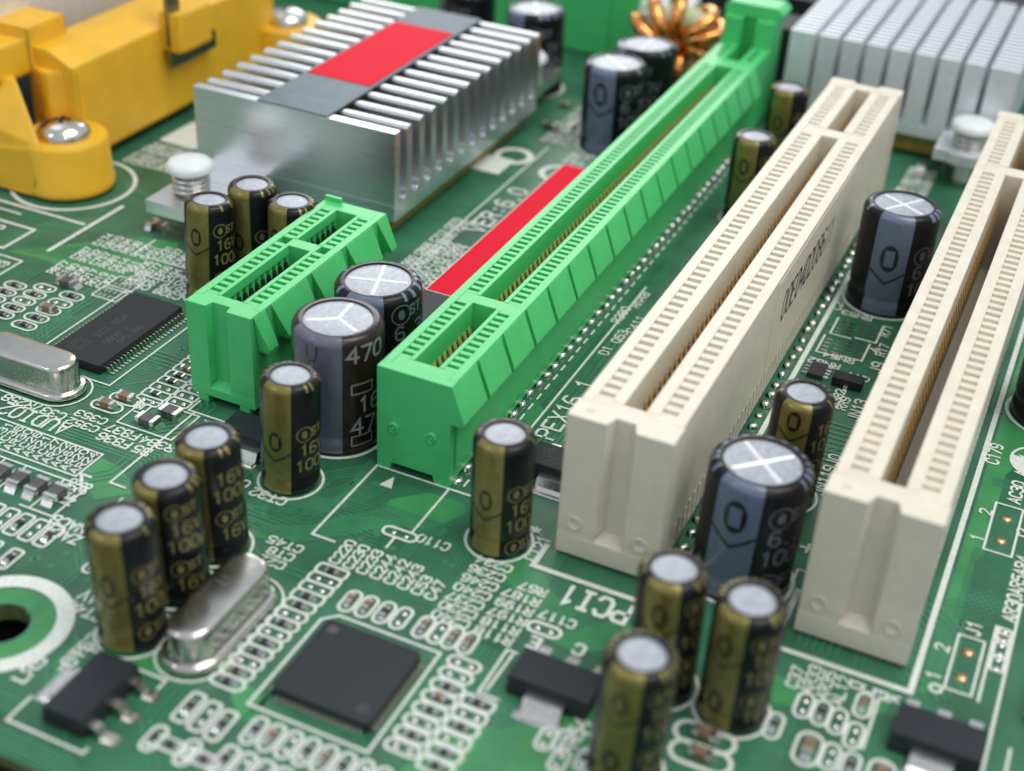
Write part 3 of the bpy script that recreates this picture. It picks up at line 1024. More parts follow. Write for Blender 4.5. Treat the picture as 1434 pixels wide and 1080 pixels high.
# long wall: outer face x = 0 plane shifted, cross-section in x-z
yb_.prism([(-7.5, 1.5), (-.9, 1.5), (-.9, 13.2), (-4.4, 14.8), (-7.5, 14.8)], 'y', 46.5, 3.6)
yb_.build('side_wall', 'yellow', br)
for yy in (0.0, 48.4):
    b0 = MB()
    prof = [(5.3, .4), (5.35, 1.2), (5.2, 1.5), (5.05, 6.2), (4.9, 6.5)]
    b0.lathe(prof, 40, (0, yy), cap0=True, cap1=True)
    b0.build('screw_boss', 'yellow', br, 45)
# pocket wall curved behind the first screw
pk = MB()
pts_o, pts_i = [], []
for i in range(13):
    a = R(20 + 75 * i / 12)
    pts_i.append((4.1 * math.cos(a), 4.1 * math.sin(a)))
poly = [(-1.0, 4.4)] + [(-.95, 9.5), (-7.4, 9.5), (-7.4, 3.6)] + [(-4.2 - .2, 2.2)] + [(4.3 * math.cos(R(a)), 4.3 * math.sin(R(a))) for a in (150, 135, 120, 108, 100)]
pk.prism(poly[::-1] if False else poly, 'z', 6.3, 12.6)
pk.build('pocket_wall', 'yellow', br)
# raised corner arch and the broad leg that runs down past the screw
ar = MB()
ar.prism([(-14, 3.0), (-6.3, 3.0), (-6.3, 9.5), (-14, 9.5)], 'z', 11.8, 17.2)
ar.prism([(-40, -2.5), (-7.2, -2.5), (-6.6, 1.2), (-6.6, 6.0), (-40, 6.0)], 'z', 11.9, 15.9)
ar.build('corner_arch', 'yellow', br)
lg = MB()
lg.v = [(-1.0, -5.25, .4), (-.8, -5.35, .4), (.9, -4.95, 6.45), (.6, -4.6, 6.5), (-5.2, -1.0, 12.4), (-40, -3.2, 12.4), (-40, -5.2, .4),
        (-5.2, 4, .4), (-3.6, -2.2, 6.5), (-7.2, .6, 12.4), (-40, 0, 12.4), (-40, 4, .4)]
lg.f = [(0, 2, 3, 4, 5, 6), (3, 8, 9, 4), (4, 9, 10, 5), (0, 7, 8, 3, 2), (7, 11, 10, 9, 8), (6, 5, 10, 11)]
lg.f[0] = (0, 2, 3, 4, 5, 6)
lg.build('front_leg', 'yellow', br)
MB().prism([(-1.0, 20.8), (1.6, 20.8), (2.0, 22), (2.0, 27.5), (1.2, 28.2), (-1.0, 28.2)], 'z', 10.3, 15.2).build('clip_lug', 'yellow', br)
MB().prism([(-6, 44.5), (-.85, 44.5), (3.6, 50), (3.6, 53), (-6, 53)], 'z', .4, 5.6).build('boss_gusset', 'yellow', br)


def screw(x, y, z, rr, label):
    t = thing('screw', label, 'screw', (x, y, z), .5, 'bracket screws')
    prof = [(rr, 0), (rr, .25)] + [(rr * math.cos(a), .25 + 1.75 * math.sin(a)) for a in [PI / 2 * i / 8 for i in range(1, 8)]] + [(.03, 2.0)]
    MB().lathe(prof, 32).build('head', 'steel', t, 60)
    for k in range(2):
        o = MB().box(-.95, -.24, 1.62, .95, .24, 2.012).build('cross_recess_shade', 'hole', t, rz=PI / 2 * k)  # dark bar on the dome paints the shade of the cross recess
        if k:
            o.location.z = -.004
    return t


screw(-83.4, 35.2, 6.5, 3.15, 'polished cross-head screw in the pocket by the white-ringed boss')
screw(-83.4, 83.6, 6.5, 3.15, 'polished cross-head screw at the far end of the yellow bracket')
cl = thing('spring_clip', 'dark steel spring clip hooked under the yellow bracket lug', 'clip', (-84.3, 57.5, 8.6))
cp = MB()
cp.box(.75, -1.6, -.4, 1.35, 8.2, 1.9).box(.75, -1.6, 2.3, 1.35, .9, 12)
cp.build('plate', 'darkmetal', cl)

ck = thing('cooler', 'grey aluminium cooler block behind the yellow bracket wall', 'cooler', (-97, 40, 9))
MB().box(-45, -6, 0, 2, 60, 3).build('cooler_base', 'alumatte', ck)
MB().box(-45, -6, 3, 2, 60, 38).build('cooler_body', 'alumatte', ck)

# ------------------------------------------------------------------ things at the back of the board
def socket(x, y, lx, ly, h, label):
    t = thing('memory_slot', label, 'slot', (x, y, 0), group='green slots at the back')
    MB().box(0, 0, .3, lx, ly * .36, h).box(0, ly * .64, .3, lx, ly, h).box(0, ly * .36, .3, lx, ly * .64, h - 3).build('housing', 'green', t)
    MB().box(-4.5, ly * .1, .3, -.02, ly * .9, h + 5).build('latch', 'green', t)
    MB().box(lx + .02, ly * .1, .3, lx + 4.5, ly * .9, h + 5).build('latch', 'green', t)
    return t


socket(-130, 112, 85.5, 7, 14, 'green memory slot behind the labelled heat sink')
socket(-130, 124, 85.5, 7, 15, 'green memory slot just beyond the first one')

coil = thing('choke_coil', 'pale toroid choke wound with thick copper wire', 'coil', (-31.5, 106, 0), R(25))
cz = 6.6
core = MB()
core.tube([(4.0 * math.cos(a), 0, cz + 4.0 * math.sin(a)) for a in [2 * PI * i / 40 for i in range(40)]], 1.9, 14, True)
core.build('core', 'corepale', coil, 60)
for k in range(9):
    a = 2 * PI * k / 10.2 + R(-20) + .12 * math.sin(k * 2.3)
    rad, tan = Vector((math.cos(a), 0, math.sin(a))), Vector((-math.sin(a), 0, math.cos(a)))
    rr = 2.85 + .25 * math.sin(k * 1.7)
    pts = [Vector((4.0 * math.cos(a), 0, cz + 4.0 * math.sin(a))) + rad * (rr * math.cos(b)) + Vector((0, rr * math.sin(b), 0)) + tan * (.9 * math.sin(b / 2)) for b in [2 * PI * i / 22 for i in range(22)]]
    MB().tube(pts, .98, 10, True).build('winding', 'copper', coil, 70)
MB().box(-5.5, -3, 0, 5.5, 3, 1.0).build('base', 'black', coil)
coil2 = thing('choke_coil', 'small copper wound choke behind the wide capacitors', 'coil', (-23.5, 101, 0), R(60))
for k in range(5):
    ring = [(2.6 * math.cos(a), -3 + 1.5 * k, 3.4 + 2.6 * math.sin(a)) for a in [2 * PI * i / 24 for i in range(24)]]
    MB().tube(ring, .6, 8, True).build('winding', 'copper', coil2, 70)
MB().tube([(0, -4, 3.4), (0, 4, 3.4)], 1.9, 14).build('core', 'corepale', coil2, 60)
for i, (x, y, a, b, h) in enumerate(((-16, 118, 9, 7, 9), (-30, 126, 10, 8, 10), (-46, 140, 14, 9, 12), (-4, 138, 60, 10, 8))):
    t = thing('power_transistor', ('black moulded part beyond the latch of the long green slot', 'black moulded part beyond the copper coil', 'large black block behind the green slots', 'long dark block at the far side of the pin heat sink')[i], 'component', (x, y, 0))
    MB().box(-a / 2, -b / 2, .1, a / 2, b / 2, h).build('body', 'black', t)
    for k in range(3):
        MB().box(-a / 3 + a / 3 * k - .4, -b / 2 - 2, .05, -a / 3 + a / 3 * k + .4, -b / 2, .8).build('lead', 'tinned', t)
cfp = thing('power_connector', 'pale grey plastic connector beside the green slots', 'connector', (-37, 116, 0))
MB().box(-4, -3, .1, 4, 5, 9).build('housing', 'paper', cfp)
MB().box(-3, -3.4, 5, 3, -3, 8).build('tab', 'paper', cfp)

# ------------------------------------------------------------------ chips
def gull(mb, s, y, w, x0, zt, run):
    """gull-wing lead leaving the body side at x0 in direction s"""
    pl = [(x0, zt), (x0 + run * .35, zt), (x0 + run * .55, .06), (x0 + run, .06), (x0 + run, .18), (x0 + run * .62, .18), (x0 + run * .42, zt + .14), (x0, zt + .14)]
    pl = [(s * a, b) for a, b in pl]
    mb.prism(pl if s > 0 else pl[::-1], 'y', y + w / 2, y - w / 2)
    return mb


ts = thing('clock_chip', 'long flat black chip with fine silver leads on both sides', 'chip', (-56.6, 9.9, 0))
MB().box(-3.05, -6.6, .12, 3.05, 6.6, 1.05).build('body', 'black', ts)
glm = {s: gull(MB(), s, 0, .24, 3.05, .5, 1.15).mesh('lead', 'tinned') for s in (-1, 1)}
for k in range(24):
    for s in (-1, 1):
        obj('lead', glm[s], ts, (0, -5.9 + .513 * k, 0))
mk = MB()
mk.stroke([(-2.0, -5.2), (-.4, -5.2), (-.4, -3.4), (-2.0, -3.4)], .07, flat(1.058), True)
mk.stroke([(-1.6, -4.9), (-.8, -4.9), (-.8, -3.7), (-1.6, -3.7)], .07, flat(1.058), True)
for (s_, u, v, hh) in (('ICS 954', -.3, -2.4, .8), ('0608 A', 1.2, -3.0, .7), ('CPU 20N', 2.2, -2.2, .6)):
    put_text(mk, s_, lambda a, b: (u - b, v + a, 1.058), hh, .08)
mk.build('marking', 'blackm', ts)
for s in (-1, 1):
    silk_line([(-56.6 + s * 5.0, 3.2), (-56.6 + s * 5.0, 17.6)], .2)
silk_line([(-61.6, 17.6), (-58.5, 17.6)], .2)
silk_line([(-54.9, 2.2), (-51.6, 2.2), (-51.6, 3.2)], .2)

qf = thing('controller_chip', 'square black controller chip with fine pins on four sides', 'chip', (-12.1, -20.6, 0))
c_ = 3.75
MB().prism(pill(0, 0, 8.1, 8.1, .5), 'z', .1, 1.0).build('body', 'black', qf)
ql = gull(MB(), 1, 0, .16, 4.05, .22, .36).mesh('lead', 'steelmark')
for q in range(4):
    for k in range(16):
        a = q * PI / 2
        d = -3.4 + .453 * k
        obj('lead', ql, qf, (-d * math.sin(a), d * math.cos(a), 0), a)
for (u, v, rr) in ((-3.1, 3.1, .45), (2.9, -2.9, .55)):
    MB().lathe([(rr, 1.004), (rr * .9, 1.006), (.01, 1.006)], 20, (u, v)).build('mould_dimple', 'blackm' if rr < .5 else 'resbody', qf)
q0 = (-17.1, -26.1, -7.3, -15.1)
silk_line([(q0[0], q0[1]), (q0[2], q0[1]), (q0[2], q0[3]), (q0[0] + 1.0, q0[3]), (q0[0], q0[3] - 1.0)], .24, True)


def sot(x, y, rz, label, legs=True, mark=None, lx=6.3, ly=3.5):
    """body long in local x; wide tab towards local -y, three leads towards +y"""
    t = thing('voltage_regulator', label, 'regulator', (x, y, 0), rz, 'tab-mounted regulators')
    MB().prism([(-ly / 2 - .1, .12), (ly / 2 + .1, .12), (ly / 2 - .12, 1.65), (-ly / 2 + .12, 1.65)], 'x', -lx / 2, lx / 2).build('body', 'black', t)
    mb = MB()
    gull(mb, 1, 0, 3.0, ly / 2, .75, 1.75)
    o = mb.build('tab', 'tinned', t, rz=-PI / 2)
    if legs:
        lm = gull(MB(), 1, 0, .75, ly / 2, .75, 1.75).mesh('lead', 'tinned')
        for d in (-2.3, 0, 2.3):
            obj('lead', lm, t, (d, 0, 0), PI / 2)
            MB().box(-.5, ly / 2 + 1.0, .01, .5, ly / 2 + 2.2, .07).build('solder', 'solder', t, loc=(d, 0, 0))
    MB().box(-1.8, -ly / 2 - 2.1, .01, 1.8, -ly / 2 - .7, .07).build('solder', 'solder', t)
    if mark:
        k = MB()
        put_text(k, mark[0], lambda a, b: (-2.4 + a, .1 + b, 1.662), .95, .09)
        put_text(k, mark[1], lambda a, b: (-1.6 + a, -1.15 + b, 1.662), .95, .09)
        k.build('marking', 'blackm', t)
    return t


sot(-26.9, -30.9, -PI / 2, 'black regulator with a wide silver tab by the mounting hole')
sot(1.9, -14.6, 0, 'black regulator with a wide tab near the lettering PCI1')
sot(28.3, -6.9, 0, 'black regulator with a wide tab beside the jumper box J1')
sot(-34.2, 1.2, 0, 'black regulator half hidden behind the slim capacitors by the short slot', lx=6.3)
sot(-8.0, 10.2, 0, 'black regulator with grey lettering partly behind the stickered cream slot', mark=('VF1', '220N'))
silk_line([tuple(bp(610 + 71, 968))[:2], tuple(bp(718, 918))[:2]], .22)
silk_line([(-3.0, -17.4), (-1.4, -17.4)], .22)
silk_line([(-3.0, -17.4), (-3.0, -12.4), (-2.2, -12.4)], .22)
silk_line([(4.6, -17.4), (6.4, -17.4)], .22)
silk_line([(-31.0, -29.6), (-31.0, -26.9), (-23.6, -26.9), (-23.6, -27.9)], .22)
silk_line([(-31.0, -32.6), (-31.0, -35.1), (-24.4, -35.1), (-24.4, -34.6)], .22)
silk_line([(23.6, -9.6), (23.6, -4.0), (24.4, -4.0)], .22)
silk_line([(32.6, -9.6), (33.2, -9.6), (33.2, -4.6)], .22)


def crystal(x, y, along, label, words):
    t = thing('crystal_oscillator', label, 'crystal', (x, y, 0), PI / 2 if along == 'y' else 0)
    def stadium(r, half, z):
        out = []
        for i in range(20):
            a = -PI / 2 + PI * i / 19
            out.append((half + r * math.cos(a), r * math.sin(a), z))
        for i in range(20):
            a = PI / 2 + PI * i / 19
            out.append((-half + r * math.cos(a), r * math.sin(a), z))
        return out
    def loft(rows, top=True):
        mb = MB()
        n = len(rows[0])
        for r_ in rows:
            mb.v += r_
        for j in range(len(rows) - 1):
            for i in range(n):
                k = (i + 1) % n
                mb.f.append((j * n + i, j * n + k, (j + 1) * n + k, (j + 1) * n + i))
        if top:
            mb.f.append(tuple(range((len(rows) - 1) * n, len(rows) * n)))
        return mb
    hf = 3.45
    loft([stadium(2.2, hf, .1), stadium(2.38, hf, .25), stadium(2.38, hf, .6), stadium(2.25, hf, .78), stadium(1.9, hf, .82)]).build('flange', 'steel', t, 50)
    loft([stadium(1.9, hf, .8), stadium(1.84, hf, 1.1), stadium(1.84, hf, 3.1), stadium(1.75, hf, 3.35), stadium(1.5, hf, 3.5), stadium(1.2, hf, 3.52)]).build('can', 'steel', t, 40)
    m = MB()
    for k, w in enumerate(words):
        put_text(m, w, lambda a, b: (3.4 - a, -1.852 if True else 0, 2.75 - .95 * k - b + .0), .75, .10)
    m.v = [(p[0], p[1], p[2]) for p in m.v]
    m.build('etched_marking', 'steelmark', t)
    m2 = MB()
    rs_ = random.Random(5)
    for k in range(7 if along == 'x' else 2):
        xx, yy = rs_.uniform(-3.6, 3.6), rs_.uniform(-1.0, .3)
        m2.stroke([(xx, yy), (xx + rs_.uniform(-.1, .25), yy + rs_.uniform(.3, 1.0))], .035, flat(3.53))
    m2.build('surface_scratch', 'steelmark', t)
    rr = 2.85
    st = pill(x, y, 2 * (hf + rr), 2 * rr, rr) if along == 'x' else pill(x, y, 2 * rr, 2 * (hf + rr), rr)
    silk_line(st, .2, True, name='silkscreen_ring')
    return t


crystal(-58.5, -0.5, 'x', 'silver crystal can lying beside the long leaded chip', ['AUDI2', '256KSE'])
crystal(-23.4, -20.3, 'y', 'silver crystal can in front of three slim capacitors', ['14.318', 'KDS'])
q17 = thing('small_transistor', 'tiny black three-legged transistor between the cream slots', 'transistor', (11.2, 37.8, 0))
MB().box(-1.5, -.75, .1, 1.5, .75, 1.0).build('body', 'black', q17)
for d, s in ((-.95, 1), (.95, 1), (0, -1)):
    gull(MB(), 1, 0, .4, .7, .4, .8).build('lead', 'tinned', q17, loc=(d, 0, 0), rz=s * PI / 2)
bigc = thing('codec_chip', 'black chip at the board corner beside the jumper boxes', 'chip', (38.5, 4.0, 0))
MB().box(-4.6, -5.6, .1, 4.6, 5.6, 1.4).build('body', 'black', bigc)
for k in range(12):
    obj('lead', ql, bigc, (-.55, -4.6 + .83 * k, 0), PI)


def array(x, y, part, where):
    t = thing('resistor_array', 'black resistor array of four ' + where, 'resistor array', (x, y, 0), group='resistor arrays between the cream slots')
    MB().box(-.8, -1.3, .05, .8, 1.3, .55).build('body', 'resbody', t)
    for k in range(4):
        for s in (-1, 1):
            MB().box(s * 1.05 - .3, -1.15 + .65 * k, .02, s * 1.05 + .3, -.8 + .65 * k, .4).build('lead', 'solder', t)
    return t


array(7.9, 38.6, True, 'behind the slim capacitor')
for (x, y) in ((8.35, 48.9), (7.95, 44.5), (10.75, 49.3), (10.25, 44.9)):
    for k in range(4):
        for s in (-1, 1):
            MB().box(-.35, -.14, 0, .35, .14, .07).build('solder_pad', 'solder', board, loc=(x + s * .55, y - 1.2 + .8 * k, .02))
    silk_line([(x - 1.2, y + 1.9), (x - 1.2, y - 1.9), (x + 1.0, y - 1.9)] if x < 9 else [(x - 1.0, y - 1.9), (x + 1.2, y - 1.9), (x + 1.2, y + 1.9)], .2)

# ------------------------------------------------------------------ rows of chip parts
near_q = 'between the crystal can and the square chip'
near_q2 = 'in the row of outlines under the C220 to C47 lettering'
near_q3 = 'in the column between the square chip and regulator'
near_q4 = 'in the outer column nearer the regulator'
near_q5 = 'in the row between the square chip and board edge'
near_q6 = 'in the outer row close to the board edge'
near_q7 = 'between the hole-side regulator leads and the square chip'
kinds = 'reerrererrerre'
for k in range(13):
    slot_site(-19.25 - .03 * k, -10.9 - 1.17 * k, 'x', kinds[k], near_q, 2.7, 1.15, .22, None if k > 3 else .35)
for k, xx in enumerate((-16.2, -14.75, -13.2, -11.75)):
    slot_site(xx, -13.25 + .05 * k, 'y', 'ccre'[k].replace('c', 'cs'), near_q2, 2.5, 1.15, .22)
for k, xx in enumerate((-9.75, -8.45, -7.25, -5.95)):
    slot_site(xx, -13.15, 'y', ('cs', 'e', 'cs', 'cs')[k], near_q2, 2.5, 1.1, .22)
for k in range(8):
    slot_site(-5.2 - .02 * k, -15.3 - 1.33 * k, 'x', 'eercrere'[k].replace('c', 'cs'), near_q3, 2.6, 1.1, .22)
for k in range(6):
    slot_site(-2.55, -18.4 - 1.33 * k, 'x', 'rererr'[k], near_q4, 2.5, 1.1, .22, .3)
for k in range(8):
    slot_site(-15.3 + 1.42 * k, -28.0, 'y', ('r', 'cs', 'e', 'r', 'cs', 'r', 'e', 'r')[k], near_q5, 2.6, 1.05, .22)
for k in range(7):
    slot_site(-15.6 + 1.42 * k, -31.2, 'y', 'rerrere'[k], near_q6, 2.6, 1.05, .22, .3)
for k in range(3):
    slot_site(-20.6 + 1.5 * k, -28.3 - .2 * k, 'y', ('r', 'e', 'r')[k], near_q7, 2.9, 1.1, .22, .3)
for k in range(4):
    slot_site(-21.0 + 1.4 * k, -31.8, 'x' if k % 2 else 'y', 'rrer'[k], near_q7, 2.4, 1.05, .22)
near_s = 'in the row between the long leaded chip and short slot'
for k in range(10):
    slot_site(-46.9, 1.9 + 1.22 * k, 'x', 'ererrcrerr'[k].replace('c', 'cs'), near_s, 2.7, 1.2, .2, .3)
for k in range(6):
    slot_site(-44.2, 3.0 + 1.25 * k, 'x', 'eeerer'[k], 'in the row right against the short green slot', 2.3, 1.15, .2, .3)
for k in range(2):
    slot_site(-49.6 + .75 * k, -.7 + 1.75 * k, 'x', 'c', 'by the end of the crystal can', 3.2, 1.5, .2)
for k, (x, y) in enumerate(((-44.6, -1.1), (-43.6, .9))):
    smd('b', x, y, 'x', 'dark grey ferrite bead near the FB37 lettering', 'ferrite bead', 'ferrite beads in front of the short slot')
silk_line([(-47.2, -2.3), (-47.2, 2.0), (-41.2, 2.0), (-41.2, -2.3)], .2, True)
silk_line([(-46.9, -.15), (-45.9, -.15)], .2)
near_a = 'in the boxed row near the AUDIO2 lettering'
for k in range(4):
    x = -50.6 + 2.0 * k
    smd('b', x, -13.6, 'y', 'dark grey ferrite bead ' + near_a, 'ferrite bead', 'ferrite beads ' + near_a)
for x in (-52.0, -49.7, -45.6):
    silk_line([(x, -11.5), (x, -15.8)], .18)
silk_line([(-57.6, -11.4), (-43.2, -11.4), (-43.2, -15.9), (-46.6, -15.9)], .2)
for k in range(8):
    slot_site(-52.6 + 1.55 * k, -18.0, 'y', 'rerrerer'[k], 'in the second row behind the AUDIO2 beads', 2.8, 1.2, .2, .3)
for k in range(3):
    slot_site(-47.0 + 2.2 * k, -21.5 - .1 * k, 'y', ('b', 'r', 'r')[k], 'near the AC4 lettering', 3.2 if k == 0 else 2.4, 1.9 if k == 0 else 1.1, .2, .25)
for k in range(5):
    slot_site(-65.9 + .05 * k, 6.9 + 1.75 * k, 'x', 'rrcer'[k], 'in the row beside the long leaded chip', 2.7, 1.35, .2)
for k in range(5):
    slot_site(-69.2, 7.5 + 1.6 * k, 'x', 'rrere'[k], 'in the middle row towards the yellow bracket', 2.5, 1.25, .2)
for k in range(4):
    slot_site(-72.2, 8.0 + 1.6 * k, 'x', 'rerr'[k], 'in the outermost row towards the yellow bracket', 2.5, 1.25, .2)
smd('b', -67.6, 15.6, 'x', 'dark grey ferrite bead between the crystal can and the yellow bracket', 'ferrite bead', None)
for (x, y) in ((-62.6, 16.2), (-62.6, 18.8)):
    for k in range(4):
        for s in (-1, 1):
            MB().box(-.13, -.3, 0, .13, .3, .07).build('solder_pad', 'solder', board, loc=(x - .9 + .6 * k, y + s * .5, .02))
    silk_line(pill(x, y, 3.1, 2.1, .1), .18, True)
near_b = 'near the end of the plain cream slot'
for k, (x, y, kd) in enumerate(((18.75, -7.4, 'e'), (20.1, -7.55, 'r'), (21.35, -7.8, 'e'), (22.75, -8.6, 'e'), (22.7, -5.3, 'cs'), (17.3, -10.4, 'r'), (20.1, -11.4, 'c'), (21.7, -11.4, 'e'), (23.2, -11.6, 'r'), (25.3, -11.6, 'c'), (36.0, -8.8, 'r'), (34.4, -9.2, 'e'))):
    slot_site(x, y, 'y', kd, near_b, 2.6 if kd != 'c' else 3.3, 1.15 if kd != 'c' else 1.8, .22)
for k in range(2):
    slot_site(13.2 + .3 * k, -13.8 - 1.9 * k, 'x', 'c', 'at the foot of a slim capacitor', 4.4, 2.0, .3)
for k in range(3):
    slot_site(31.0, 7.4 - 1.75 * k, 'y', 'e', near_b, 1.6, 1.0, .2, .2)
for k, (x, y) in enumerate(((3.2, -19.2), (4.4, -18.8), (4.8, -20.6), (6.4, -19.7))):
    slot_site(x, y, 'y', 'eeer'[k], 'beyond the tab of the regulator near PCI1', 2.2, 1.1, .22)
for (px, py) in ((560, 744), (808, 880 - 65 + 10)):
    pass
silk_pill(-16.75, -4.15, 3.1, 1.1, .22)
for s in (-1, 1):
    pad(-16.75 + s * .6, -4.15)
qd = bp(762, 883)
silk_pill(qd.x, qd.y, 2.7, 1.15, .24)
for s in (-1, 1):
    pad(qd.x + s * .55, qd.y)
qd = bp(268, 600)
silk_line([(-40.6, -1.6), (-40.6, .4), (-38.9, .4)], .18)
smd('r', -39.6, -.6, 'x', 'black chip resistor beside the triangle mark by the short slot', 'resistor', None)
pl = [tuple(bp(*p))[:2] for p in ((100 - 20, 775), (140, 775))]

near_x = 'in the scattered outlines by the board edge'
for k in range(9):
    slot_site(-6.6 + 1.5 * k, -29.6 + .35 * k, 'y', 'rererrer'[k % 8], near_x, 2.5, 1.1, .22, .3)
for k in range(6):
    slot_site(-8.0 + 1.5 * k, -33.0, 'y', 'erreer'[k], near_x, 2.5, 1.1, .22)
near_y = 'on the open ground beyond the AUDIO2 beads'
for k in range(5):
    slot_site(-57.2 + 1.5 * k, -14.2, 'y', 'rerer'[k], near_y, 2.6, 1.15, .2, .3)
for k in range(4):
    slot_site(-52.8, -22.4 - 1.4 * k, 'x', 'reer'[k], near_y, 2.5, 1.1, .2)
near_z = 'in the outlines between the two crystal cans'
for k in range(4):
    slot_site(-36.3 + 1.35 * k, -19.0 - .02 * k, 'y', 'erre'[k], near_z, 2.4, 1.05, .2)
# ------------------------------------------------------------------ through-hole pins along the slots
row = PADM['b']
for k in range(44):
    o = obj('solder_joint', row, board, (-16.0 + random.uniform(-.06, .06), 4.8 + 1.98 * k, 0.02), random.uniform(0, 6))
    o.scale = (random.uniform(.85, 1.15), random.uniform(.85, 1.15), random.uniform(.7, 1.2))
    silk_line([(-15.0, 4.3 + 1.98 * k), (-15.0, 5.3 + 1.98 * k)], .2)
for k in range(40):
    o = obj('solder_joint', row, board, (4.95 + random.uniform(-.06, .06), 3.6 + 2.03 * k, 0.02), random.uniform(0, 6))
    o.scale = (random.uniform(.75, 1.1), random.uniform(.75, 1.1), random.uniform(.6, 1.2))

# ------------------------------------------------------------------ copper pours and traces
ppour((12, 352), (80, 344), (205, 332), (152, 372), (118, 378), (88, 376), (66, 365))
ppour((100, 378), (206, 333), (250, 340), (240, 372), (190, 395))
ppour((350, 752), (352, 738), (430, 736), (552, 708), (612, 712), (640, 722), (560, 730), (498, 748), (432, 757))
ppour((528, 735), (545, 700), (600, 690), (650, 705), (652, 720), (600, 742))
ppour((108, 662), (140, 640), (170, 655), (190, 690), (132, 700))
ppour((228, 640), (262, 590), (300, 602), (285, 660), (240, 668))
ppour((128, 906), (148, 872), (180, 900), (250, 935), (222, 950), (150, 930))
ppour((78, 928), (132, 878), (150, 884), (70, 965))
ppour((762, 892), (858, 868), (905, 880), (900, 912), (800, 912))
ppour((560, 1080), (650, 1010), (700, 1022), (830, 990), (870, 1020), (860, 1080), (700, 1110), (560, 1110))
pour([(26.1, -2.0), (27.3, -1.4), (27.45, 4), (27.45, 16), (27.9, 17), (27.9, 30), (30, 36), (30, 60), (26.1, 60)])
ppour((690, 790), (750, 770), (772, 830), (812, 858), (790, 870), (740, 850))
ppour((1075, 940), (1130, 960), (1115, 990), (1080, 985))
ppour((300, 900), (335, 1010), (352, 1008), (390, 960), (372, 985))
ppour((1180, 1000), (1220, 985), (1255, 960), (1240, 1000))
ppour((700, 640), (715, 600), (750, 560), (762, 575), (735, 610), (725, 650))
ppour((352, 655), (420, 690), (470, 700), (520, 640), (528, 660), (470, 720), (360, 700), m='trace')
pour([(HOLE[0] + 3.95 * math.cos(2 * PI * i / 40), HOLE[1] + 3.95 * math.sin(2 * PI * i / 40)) for i in range(40)][:40]) if False else None
ringm = MB().lathe([(2.2, Z_POUR), (3.98, Z_POUR)], 48, HOLE)
ringm.f = [tuple(reversed(f)) for f in ringm.f]
ringm.build('mounting_hole_ring', 'pour', board)
rs = MB().lathe([(4.05, Z_SILK), (5.4, Z_SILK)], 64, HOLE)
rs.f = [tuple(reversed(f)) for f in rs.f]
rs.build('mounting_hole_ring', 'silk', board)
MB().lathe([(2.17, -1.6), (2.17, .01), (2.35, .018)], 40, HOLE).build('mounting_hole_ring', 'trace', board, 40)
# trace bundles
pbundle([(360, 712), (442, 722), (500, 705), (540, 688), (556, 668), (640, 690)], 9, .34, .15)
pbundle([(360, 748), (430, 752), (470, 744)], 5, .3, .13)
pbundle([(90, 600), (0, 572)], 1, .3)
bundle([(-57, -6.3), (-41.5, -6.3), (-39.5, -8.3), (-39.5, -15)], 8, .42, .22)
bundle([(-57, -11.0), (-45.5, -11.0)], 3, .4, .2)
bundle([(-14.4, 6), (-14.4, 88)], 4, .34, .15)
bundle([(-12.6, 6), (-12.6, 60)], 3, .34, .15)
bundle([(-9, 12), (-9, 42)], 7, .5, .2)
bundle([(-20, -3), (-13, -3), (-10, -6), (-10, -11)], 6, .36, .16)
bundle([(-7.2, 3.2), (-5.4, 1.4), (-5.4, -5), (-3.0, -7.4), (4, -7.4)], 7, .33, .15)
bundle([(-3, -9.0), (8, -9.0)], 5, .4, .2)
bundle([(27.0, 8), (36, 8)], 28, .36, .17)
bundle([(-60, -35.8), (-25, -35.8), (-23, -36.8)], 6, -.36, .2)
bundle([(-60, -33.2), (-31, -33.2)], 4, -.42, .22)
bundle([(-23.5, -12.6), (-20.6, -12.6)], 2, .6, .3)
bundle([(-31, -8.5), (-29, -6.5), (-25, -6.5)], 10, .36, .15)
bundle([(-35, -3.0), (-31, -6.8), (-24.5, -6.8), (-22.0, -4.2), (-18, -4.2)], 6, -.45, .2)
bundle([(6.2, 10), (6.2, 84)], 2, .5, .24)
bundle([(7, 20), (15.5, 20)], 14, .8, .3)
bundle([(-78, 20), (-72, 20), (-66, 26)], 6, .5, .2)
bundle([(-75.5, 4), (-75.5, 18)], 8, -.5, .2)
for k in range(6):
    bundle([(-50.9, -2.6 - .02 * k + 2.0 * k), (-50.0, -2.6 + 2.0 * k)], 3, .4, .2)
rt = random.Random(21)
for k in range(95):
    x, y = rt.uniform(-85, 36), rt.uniform(-35, 50)
    d = rt.choice((0, 90, 180, 270))
    pts = [(x, y)]
    for j in range(rt.choice((2, 3, 4))):
        ln = rt.uniform(2, 7)
        x, y = x + ln * math.cos(R(d)), y + ln * math.sin(R(d))
        pts.append((x, y))
        d += rt.choice((-45, 45))
    bundle(pts, rt.choice((1, 2, 3, 4, 6)), rt.choice((.36, .45, .6)), rt.choice((.16, .2, .28)))
vm = MB()
rv = random.Random(3)
spots = [(520, 770, 30, 30), (600, 745, 30, 20), (700, 830, 40, 30), (240, 480, 20, 60), (480, 700, 60, 25), (345, 725, 30, 20), (880, 500, 20, 40), (1180, 470, 40, 60), (300, 700, 100, 30), (90, 800, 60, 40), (640, 800, 40, 40), (760, 590, 20, 30), (30, 620, 60, 20)]
for (px, py, dx, dy) in spots:
    for k in range(9):
        q = bp(px + rv.uniform(-dx, dx), py + rv.uniform(-dy, dy))
        vm.lathe([(.10, Z_TRACE + .004), (.27, Z_TRACE + .004)], 12, (q.x, q.y))
vm.f = [tuple(reversed(f)) for f in vm.f]
vo = vm.build('vias', 'pour', board)
